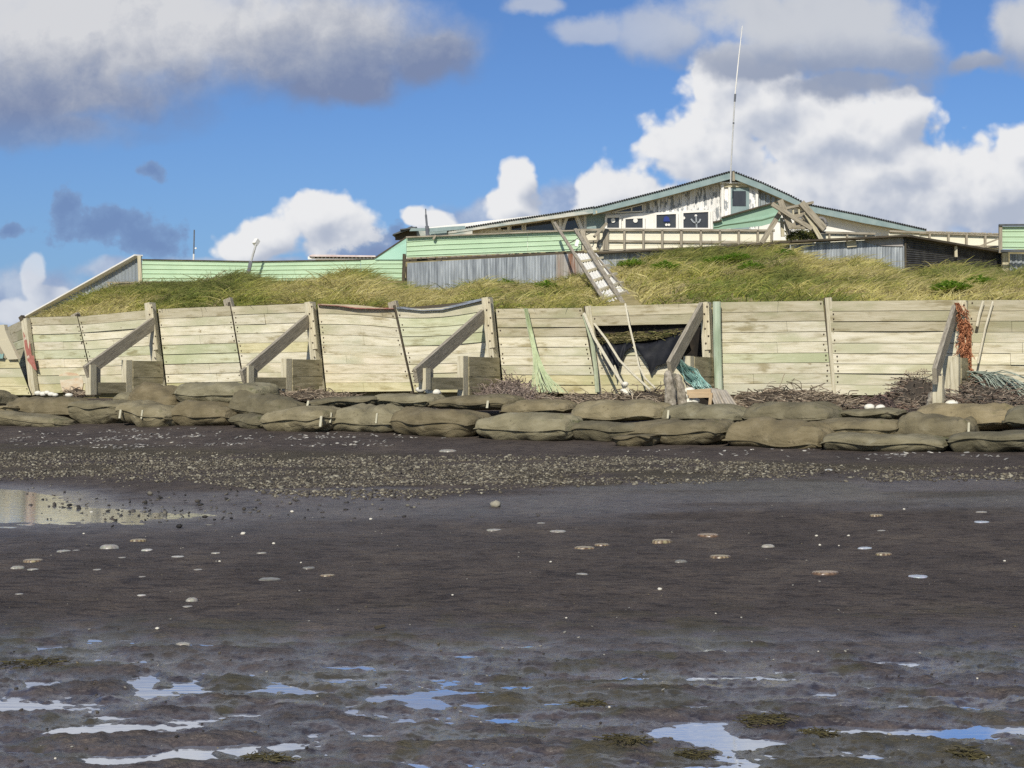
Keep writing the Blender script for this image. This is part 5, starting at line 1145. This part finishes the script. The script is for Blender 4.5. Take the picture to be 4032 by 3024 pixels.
# lean-to with teal eaves at the far left of the house
lt = thing('lean_to', P(1690, 930, 57), 'small dark roofed lean-to with teal eaves left of the house', 'shed')
mb = MB(); mb.hexa([P(1544,926,57), P(1640,897,57), P(1620,890,57), P(1548,921,57)]+[P(1544,926,57)+Vector((0,3,.1)), P(1640,897,57)+Vector((0,3,.1)), P(1620,890,57)+Vector((0,3,.1)), P(1548,921,57)+Vector((0,3,.1))]); mb.hexa([P(1575,906,56.9),P(1640,897,56.9),P(1640,892,56.9),P(1575,902,56.9)]+[v+Vector((0,3,0)) for v in (P(1575,906,56.9),P(1640,897,56.9),P(1640,892,56.9),P(1575,902,56.9))]); mb.build('roof', M['roof'], lt)
mb = MB(); fslab(mb, [(1556,926),(1640,900),(1640,945),(1556,945)], 57.3, .1); mb.build('wall', M['dark_wood'], lt)
mb = MB(); fslab(mb, [(1618,899),(1690,897),(1690,908),(1612,910)], 56.8, .08); fslab(mb, [(1688,899),(1760,893),(1832,889),(1832,902),(1760,908),(1688,914)], 56.85, .08); fslab(mb, [(1690,905),(1760,902),(1758,930),(1690,930)], 57.2, .08); mb.build('eaves', M['teal'], lt)
mb = MB(); fslab(mb, [(1612,908),(1860,905),(1860,950),(1612,950)], 57.4, .1); mb.build('back_wall', M['teal_worn'], lt)
# masts
mb = MB(); mb.tube([P(1684,930,55), P(1681,890,55)], .07, 8); mb.tube([P(1681,892,55), P(1677,845,55)], .04, 8); mb.tube([P(1677,848,55), P(1676,822,55)], .025, 6); tag(mb.build('mast', M['pole_dark']), 'thin grey mast pole standing at the left end of the house roof', 'mast')
wa = thing('whip_antenna', P(2880, 720, 56.9), 'tall white whip antenna rising from the house ridge into the clouds', 'antenna')
mb = MB(); mb.tube([P(2877,722,56.9), P(2878,660,56.9), P(2894,372,56.9)], .028, 8); mb.build('lower_rod', M['pole'], wa)
mb = MB(); mb.tube([P(2894,374,56.9), P(2908,235,56.9), P(2923,102,56.9)], [.026,.022,.014], 8); mb.build('upper_rod', M['white'], wa)
mb = MB(); mb.tube([P(2893,400,56.9), P(2895,370,56.9)], .04, 8); mb.tube([P(2888,488,56.9), P(2888.3,482,56.9)], .036, 8); mb.build('collar', M['pole_dark'], wa)
# ------------------------------------------------------------------ collapsed timber heap
TB = [((3079,826),(2999,957),19,44.0,'grey_wood','grey timber leaning down left from the top of the collapsed heap'),
 ((3070,788),(3114,898),23,43.8,'grey_wood','thick short timber with a whitened lower end at the left of the collapsed heap'),
 ((3039,803),(3196,901),17,43.6,'grey_wood','long thin timber crossing the collapsed heap from upper left to lower right'),
 ((3078,858),(3082,932),13,44.2,'pale_wood','pale upright stick in the middle of the collapsed heap'),
 ((3092,870),(3106,925),13,44.1,'grey_wood','short tilted timber right of the pale upright stick'),
 ((3154,798),(3246,902),25,43.9,'grey_wood','thick round ended log on the right of the collapsed heap'),
 ((3172,840),(3234,945),16,44.0,'pale_wood','pale slanting leg under the thick log of the collapsed heap'),
 ((3160,850),(3206,906),12,44.2,'grey_wood','thin inner timber left of the pale slanting leg')]
for (a, b_, w_, Y, mm, lb) in TB:
    mb = MB(); k = w_*Y/F; mb.bar(P(*a, Y), P(*b_, Y), k, k*.8, (0, 1, 0)); tag(mb.build('heap_timber', M[mm]), lb, 'timber', 'timbers in the collapsed heap')
br = thing('broken_railing', P(3140, 905, 44.6), 'broken piece of framed railing inside the collapsed timber heap', 'railing')
mb = MB(); mb.bar(P(3092,822,44.6), P(3200,798,44.6), .3, .07); mb.bar(P(3130,854,44.5), P(3184,842,44.5), .06, .08); mb.bar(P(3100,897,44.5), P(3194,897,44.5), .1, .08); mb.build('rails', M['grey_wood'], br)
for x in (3122,3145,3168): mb = MB(); mb.bar(P(x,824,44.55), P(x+2,850,44.55), .05, .05, (0,1,0)); mb.build('baluster', M['pale_wood'], br)
mb = MB(); fslab(mb, [(3124,838),(3166,830),(3170,846),(3128,856)], 44.7, .04); fslab(mb, [(3132,866),(3176,858),(3186,898),(3110,898)], 44.75, .04); mb.build('boards', M['grey_wood'], br)
mb = MB(); 
for k in range(25):
    a = 2*math.pi*k/24; mb_pts = None
ringp = [P(3232+20*math.cos(2*math.pi*k/20), 883+24*math.sin(2*math.pi*k/20), 44.4) for k in range(21)]
mb.tube(ringp, .05, 8); mb.grid(lambda u, v: P(3232+17*math.cos(u*6.283), 883+21*math.sin(u*6.283), 44.4+v*.9), 20, 2); tag(mb.build('pipe_ring', M['concrete'], smooth=True), 'dark round pipe end behind the thick log of the heap', 'pipe')
mb = MB(); rr = random.Random(77)
for k in range(700):
    x, y = rr.uniform(3098,3218), rr.uniform(918,952); p = P(x, y, 44.2+rr.uniform(-.1,.2)); d = Vector((rr.gauss(0,.5), rr.gauss(-.2,.3), rr.uniform(.2,1))).normalized(); L = rr.uniform(.10,.25)
    g = rr.uniform(.7,1.3); cc = rr.choice([(.10,.12,.03),(.16,.15,.05),(.07,.09,.025)]); mb.tube([p, p+d*L*.6, p+d*L+Vector((.06,0,-.05))], [.010,.008,.003], 3, 0, tuple(q*g for q in cc), False)
tag(mb.build('grass_clump', M['twig']), 'tuft of grass growing under the collapsed timber heap', 'grass tuft')

# ------------------------------------------------------------------ the wide ladder down the bank
ld = thing('bank_ladder', P(2440, 1195, 34), 'wide wooden ladder with white corrugated backing slanting down the bank to the wall top', 'ladder')
Yl = lambda y: np.interp(y, [880, 1195], [44.0, 33.9])
Q = lambda x, y, dd=0: P(x, y, Yl(y)+dd)
for (a, b_, w_, d_) in (((2184,878),(2380,1185),12,0), ((2266,905),(2455,1198),15,-.14), ((2332,990),(2502,1188),6,.05)):
    mb = MB(); A, B = Q(*a, d_), Q(*b_, d_); n = 5
    mb.bar(A, B, w_*39/F, w_*39/F*.8, (0, 1, 0)); mb.build('stringer', M['grey_wood'], ld)
for (a, b_) in (((2288,1029),(2372,1014)),((2316,1067),(2397,1043)),((2340,1104),(2425,1077)),((2360,1143),(2450,1111)),((2391,1174),(2467,1148)),((2456,1192),(2502,1176))):
    mb = MB(); mb.bar(Q(*a, -.06), Q(*b_, -.06), .10, .055, (0, 0, 1)); mb.build('rung', M['pale_wood'], ld)
mb = MB()
def lp_(u, v):
    y = 998+v*190; xl = np.interp(y, [998,1190], [2266,2388]); xr = np.interp(y, [998,1190], [2350,2500])
    p = Q(xl+(xr-xl)*u, y, .12); return p+Vector((0, -.02*math.sin(u*48), .012*math.sin(u*48)))
mb.grid(lp_, 60, 6); mb.build('backing_sheet', mat('white_ribbed_sheet', [(.76,.75,.68),(.82,.81,.76)], ns=3), ld)
mb = MB(); mb.bar(P(2275,945,44.2), P(2268,970,44.1), .10, .03, (0,1,0)); mb.build('tag_board', M['white'], ld)
mb = MB(); mb.tube([P(2240,958,44.3), P(2258,950,44.25), P(2275,938,44.3)], .014, 5); mb.tube([P(2307,925,44.3), P(2320,920,44.3), P(2328,913,44.4)], .014, 5); mb.build('rope_tie', M['dark_wood'], ld)
# ------------------------------------------------------------------ sky, sun, camera
SUN = Vector((-.25, -.95, .66)).normalized()
def make_world():
    w = bpy.data.worlds.new('World'); scene.world = w; w.use_nodes = True; nt = w.node_tree; nt.nodes.clear()
    out = nt.nodes.new('ShaderNodeOutputWorld'); L = nt.links
    sky = nt.nodes.new('ShaderNodeTexSky'); sky.sky_type = 'NISHITA'; sky.sun_disc = False
    sky.sun_elevation = math.asin(SUN.z); sky.sun_rotation = math.atan2(SUN.x, SUN.y) % (2*math.pi)
    sky.altitude = 0; sky.air_density = 1.0; sky.dust_density = .4; sky.ozone_density = 2.2
    tc = nt.nodes.new('ShaderNodeTexCoord'); sx = nt.nodes.new('ShaderNodeSeparateXYZ'); L.new(tc.outputs['Generated'], sx.inputs[0])
    y = mth(nt, 'MAXIMUM', mth(nt, 'ABSOLUTE', sx.outputs[1]), .08)
    k = F/1000
    Uc = mth(nt, 'MULTIPLY_ADD', mth(nt, 'DIVIDE', sx.outputs[0], y), k, 2.016)
    Vc = mth(nt, 'MULTIPLY_ADD', mth(nt, 'DIVIDE', sx.outputs[2], y), -k, 1.5)
    cb = nt.nodes.new('ShaderNodeCombineXYZ'); L.new(Uc, cb.inputs[0]); L.new(Vc, cb.inputs[1]); P_ = cb.outputs[0]
    def vm(op, a, b):
        n = nt.nodes.new('ShaderNodeVectorMath'); n.operation = op
        for i, x in enumerate((a, b)):
            if isinstance(x, tuple): n.inputs[i].default_value = x
            else: L.new(x, n.inputs[i])
        return n
    wn = nt.nodes.new('ShaderNodeTexNoise'); wn.inputs['Scale'].default_value = 5; wn.inputs['Detail'].default_value = 4; L.new(P_, wn.inputs['Vector'])
    ws = vm('SUBTRACT', wn.outputs['Color'], (.5, .5, .5)).outputs[0]
    def warp(amt): return vm('ADD', P_, vm('MULTIPLY', ws, (amt, amt, 0)).outputs[0]).outputs[0]
    def blobs(p, lst, sm=.25):
        cur = None
        for (cx, cy, rx, ry) in lst:
            q = vm('MULTIPLY', vm('SUBTRACT', p, (cx, cy, 0)).outputs[0], (1/rx, 1/ry, 0)).outputs[0]
            d = vm('DOT_PRODUCT', q, q).outputs['Value']
            v = mth(nt, 'SUBTRACT', 1.0, mth(nt, 'SQRT', d))
            cur = v if cur is None else mth(nt, 'SMOOTH_MAX', cur, v, sm)
        return mth(nt, 'MAXIMUM', cur, -1.2)
    def fb(p, sc, det=8, r=.56, ax=(1, 1, 1)): return mth(nt, 'SUBTRACT', noise(nt, mapping(nt, p, ax), sc, det, r), .5)
    def puffs(p, sc):
        v = nt.nodes.new('ShaderNodeTexVoronoi'); v.feature = 'SMOOTH_F1'; v.inputs['Scale'].default_value = sc; v.inputs['Smoothness'].default_value = .6
        v.inputs['Detail'].default_value = 2; v.inputs['Roughness'].default_value = .5; L.new(p, v.inputs['Vector']); return mth(nt, 'SUBTRACT', .5, v.outputs['Distance'])
    # --- clear sky
    tint = mixc(nt, 1.0, sky.outputs[0], SKYTINT, 'MULTIPLY')
    c = vm('MULTIPLY', tint, (SKYK, SKYK, SKYK)).outputs[0]
    # pale haze low over the horizon
    c = mixc(nt, mth(nt, 'MULTIPLY', mrange(nt, Vc, .35, 1.45), .55), c, (.19, .35, .62))
    def over(c, a, col): return mixc(nt, a, c, col)
    # --- soft far bank low down
    far = [(1.95,.88,.30,.10),(1.45,1.0,.2,.07),(2.35,.85,.4,.14),(.75,1.06,.5,.05),(.1,1.16,.25,.12),(3.9,.80,.6,.22)]
    D = mth(nt, 'ADD', blobs(warp(.12), far), mth(nt, 'MULTIPLY', fb(P_, 5), 1.0))
    c = over(c, mth(nt, 'MULTIPLY', mrange(nt, D, -.15, .35), .80), mixc(nt, mrange(nt, fb(P_, 7), -.2, .2), (.30,.37,.55), (.52,.58,.70)))
    # --- white cumulus
    cum = [(2.85,.29,.17,.15),(3.02,.40,.32,.20),(3.40,.54,.32,.18),(2.80,.62,.36,.19),(3.25,.78,.8,.32),(3.9,.75,.42,.22),(4.02,.60,.14,.12),(2.38,.76,.16,.12),(2.62,.80,.42,.15),(3.55,.46,.13,.12),(3.2,.52,.3,.2),(3.5,.66,.5,.16),
           (2.05,.71,.085,.10),(2.02,.82,.13,.09),(1.25,.85,.20,.115),(1.36,.93,.26,.13),(1.08,.93,.17,.10),(.97,.98,.15,.08),(1.63,.85,.08,.06),(1.70,.875,.11,.07),(.14,1.07,.07,.09),(.18,1.16,.10,.08),(.08,1.22,.2,.07)]
    def cumD(p): return mth(nt, 'ADD', mth(nt, 'ADD', blobs(p, cum, .2), mth(nt, 'MULTIPLY', fb(p, 3.6, 8, .52), 1.25)), mth(nt, 'MULTIPLY_ADD', puffs(p, 10), .40, .14))
    pw = warp(.05)
    D0 = cumD(pw); D1 = cumD(vm('ADD', pw, (-.055, -.075, 0)).outputs[0])
    lit = mth(nt, 'MULTIPLY', mth(nt, 'SUBTRACT', D0, D1), .85)
    lit = mth(nt, 'ADD', lit, mth(nt, 'MULTIPLY', mrange(nt, D0, .2, 1.1), -.28))
    lit = mth(nt, 'ADD', lit, mrange(nt, mth(nt, 'SUBTRACT', Vc, mth(nt, 'MULTIPLY', mth(nt, 'ABSOLUTE', mth(nt, 'SUBTRACT', Uc, 2.9)), .12)), .35, .85, .66, .48))
    shade = mixc(nt, mrange(nt, lit, .0, .85), (.44, .49, .60), (.83, .835, .85))
    c = over(c, mth(nt, 'MULTIPLY', mrange(nt, D0, .02, .30), mrange(nt, Uc, .2, .7, .6, 1.0)), shade)
    # --- blue grey shadowed clouds
    dk = [(.42,.90,.30,.085),(.25,.83,.09,.09),(.56,.935,.2,.08),(.64,.965,.12,.06),(.03,.91,.07,.035),(.59,.685,.075,.035),(1.45,1.01,.16,.055),(1.56,.95,.09,.07)]
    D = mth(nt, 'ADD', blobs(warp(.12), dk), mth(nt, 'MULTIPLY', fb(P_, 9, 8, .6), 2.4))
    c = over(c, mth(nt, 'MULTIPLY', mrange(nt, D, -.05, .40), .85), mixc(nt, mrange(nt, D, .1, .9), (.21, .32, .54), (.165, .25, .46)))
    # --- broken grey cloud at the upper right
    gr = [(3.15,.06,.55,.20),(3.35,.20,.42,.15),(2.95,.22,.35,.10),(2.62,.14,.2,.13),(4.02,.14,.17,.17),(3.85,.25,.15,.06),(2.32,.12,.17,.07),(2.1,.02,.15,.05),(3.35,.34,.3,.08),(3.4,-.5,1.4,.42)]  # last blob is an unseen cloud added overhead to whiten puddle reflections
    p2 = warp(.14); D = mth(nt, 'ADD', blobs(p2, gr), mth(nt, 'MULTIPLY', fb(P_, 3.4, 8, .55), 1.5))
    dkf = mth(nt, 'ADD', mrange(nt, Vc, .10, .30), mth(nt, 'MULTIPLY', fb(p2, 4.5), 1.1))
    a = mth(nt, 'MULTIPLY', mrange(nt, D, -.10, .50), mrange(nt, Uc, 2.35, 3.0, .62, .95))
    c = over(c, a, mixc(nt, mrange(nt, dkf, -.1, 1.0), (.60, .62, .66), (.30, .35, .47)))
    # --- big grey cloud at the upper left
    st = [(.45,.10,1.1,.36),(1.25,.16,.62,.27),(.15,.36,.75,.20),(1.68,.22,.22,.15),(1.35,.34,.30,.10),(.1,.52,.55,.10),(1.2,-.55,2.4,.5)]  # last blob lies out of view, added for the puddles to reflect
    p3 = warp(.16); D = mth(nt, 'ADD', blobs(p3, st), mth(nt, 'MULTIPLY', fb(P_, 2.8, 9, .55), 1.1))
    dkf = mth(nt, 'ADD', mrange(nt, mth(nt, 'ADD', Vc, mth(nt, 'MULTIPLY', Uc, .03)), .02, .50), mth(nt, 'MULTIPLY_ADD', fb(p3, 3.0, 8, .6), 1.5, mth(nt, 'MULTIPLY', fb(P_, 9, 6, .6), .55)))
    dkf = mth(nt, 'ADD', dkf, mrange(nt, Uc, .5, 1.8, -.08, .26))
    lc = nt.nodes.new('ShaderNodeValToRGB'); e = lc.color_ramp.elements; e[0].position = .0; e[0].color = (.66,.67,.70,1); e[1].position = 1; e[1].color = (.20,.255,.41,1)
    q = e.new(.40); q.color = (.43,.46,.54,1); q = e.new(.72); q.color = (.28,.33,.46,1); L.new(dkf, lc.inputs[0])
    a = mth(nt, 'MULTIPLY', mrange(nt, D, -.12, .55), mrange(nt, Vc, .40, .60, 1.0, .55))
    c = over(c, a, lc.outputs[0])
    c = over(c, mth(nt, 'MULTIPLY', mrange(nt, Vc, -.38, -.06, .85, 0), mrange(nt, fb(P_, 1.6, 5), -.25, .05, .35, 1)), (.92, .95, 1.03))  # bright pale cloud added above the view to lighten the puddles
    bg = nt.nodes.new('ShaderNodeBackground'); L.new(vm('MULTIPLY', c, (10, 10, 10)).outputs[0], bg.inputs[0]); bg.inputs[1].default_value = .10
    # away from the stretch of sky in view a plain broken-cloud sky is enough
    far_c = mixc(nt, mrange(nt, noise(nt, tc.outputs['Generated'], 2.6, 3, .55), .48, .66), vm('MULTIPLY', tint, (SKYK, SKYK, SKYK)).outputs[0], (.50, .53, .58))
    bg2 = nt.nodes.new('ShaderNodeBackground'); L.new(vm('MULTIPLY', far_c, (10, 10, 10)).outputs[0], bg2.inputs[0]); bg2.inputs[1].default_value = .10
    inside = mth(nt, 'MULTIPLY', mth(nt, 'MULTIPLY', mrange(nt, Uc, -1.2, -.6), mrange(nt, Uc, 5.2, 4.6)), mth(nt, 'MULTIPLY', mrange(nt, Vc, -1.6, -1.0), mrange(nt, sx.outputs[1], .0, .05)))
    ms = nt.nodes.new('ShaderNodeMixShader'); L.new(inside, ms.inputs[0]); L.new(bg2.outputs[0], ms.inputs[1]); L.new(bg.outputs[0], ms.inputs[2])
    L.new(ms.outputs[0], out.inputs[0])
    w.cycles.sampling_method = 'MANUAL'; w.cycles.sample_map_resolution = 256
SKYTINT = (.60, .83, 1.22); SKYK = .078
make_world()
sd = bpy.data.lights.new('sun', 'SUN'); sd.energy = 4.15; sd.angle = math.radians(.5); sd.color = (1, .94, .83)
so = bpy.data.objects.new('sun', sd); COL.objects.link(so); so.rotation_euler = SUN.to_track_quat('Z', 'Y').to_euler(); so.location = SUN*100
cam = bpy.data.cameras.new('camera'); co = bpy.data.objects.new('camera', cam); COL.objects.link(co)
co.location = (0, 0, CZ); co.rotation_euler = (math.radians(90), 0, 0); cam.sensor_width = 36; cam.lens = F/4032*36; cam.shift_y = -(1512-HY)/4032; cam.clip_end = 5000; cam.clip_start = .1
scene.camera = co
scene.view_settings.view_transform = 'Standard'; scene.view_settings.look = 'None'; scene.view_settings.exposure = 0; scene.view_settings.gamma = 1
scene.cycles.max_bounces = 6; scene.cycles.use_denoising = False
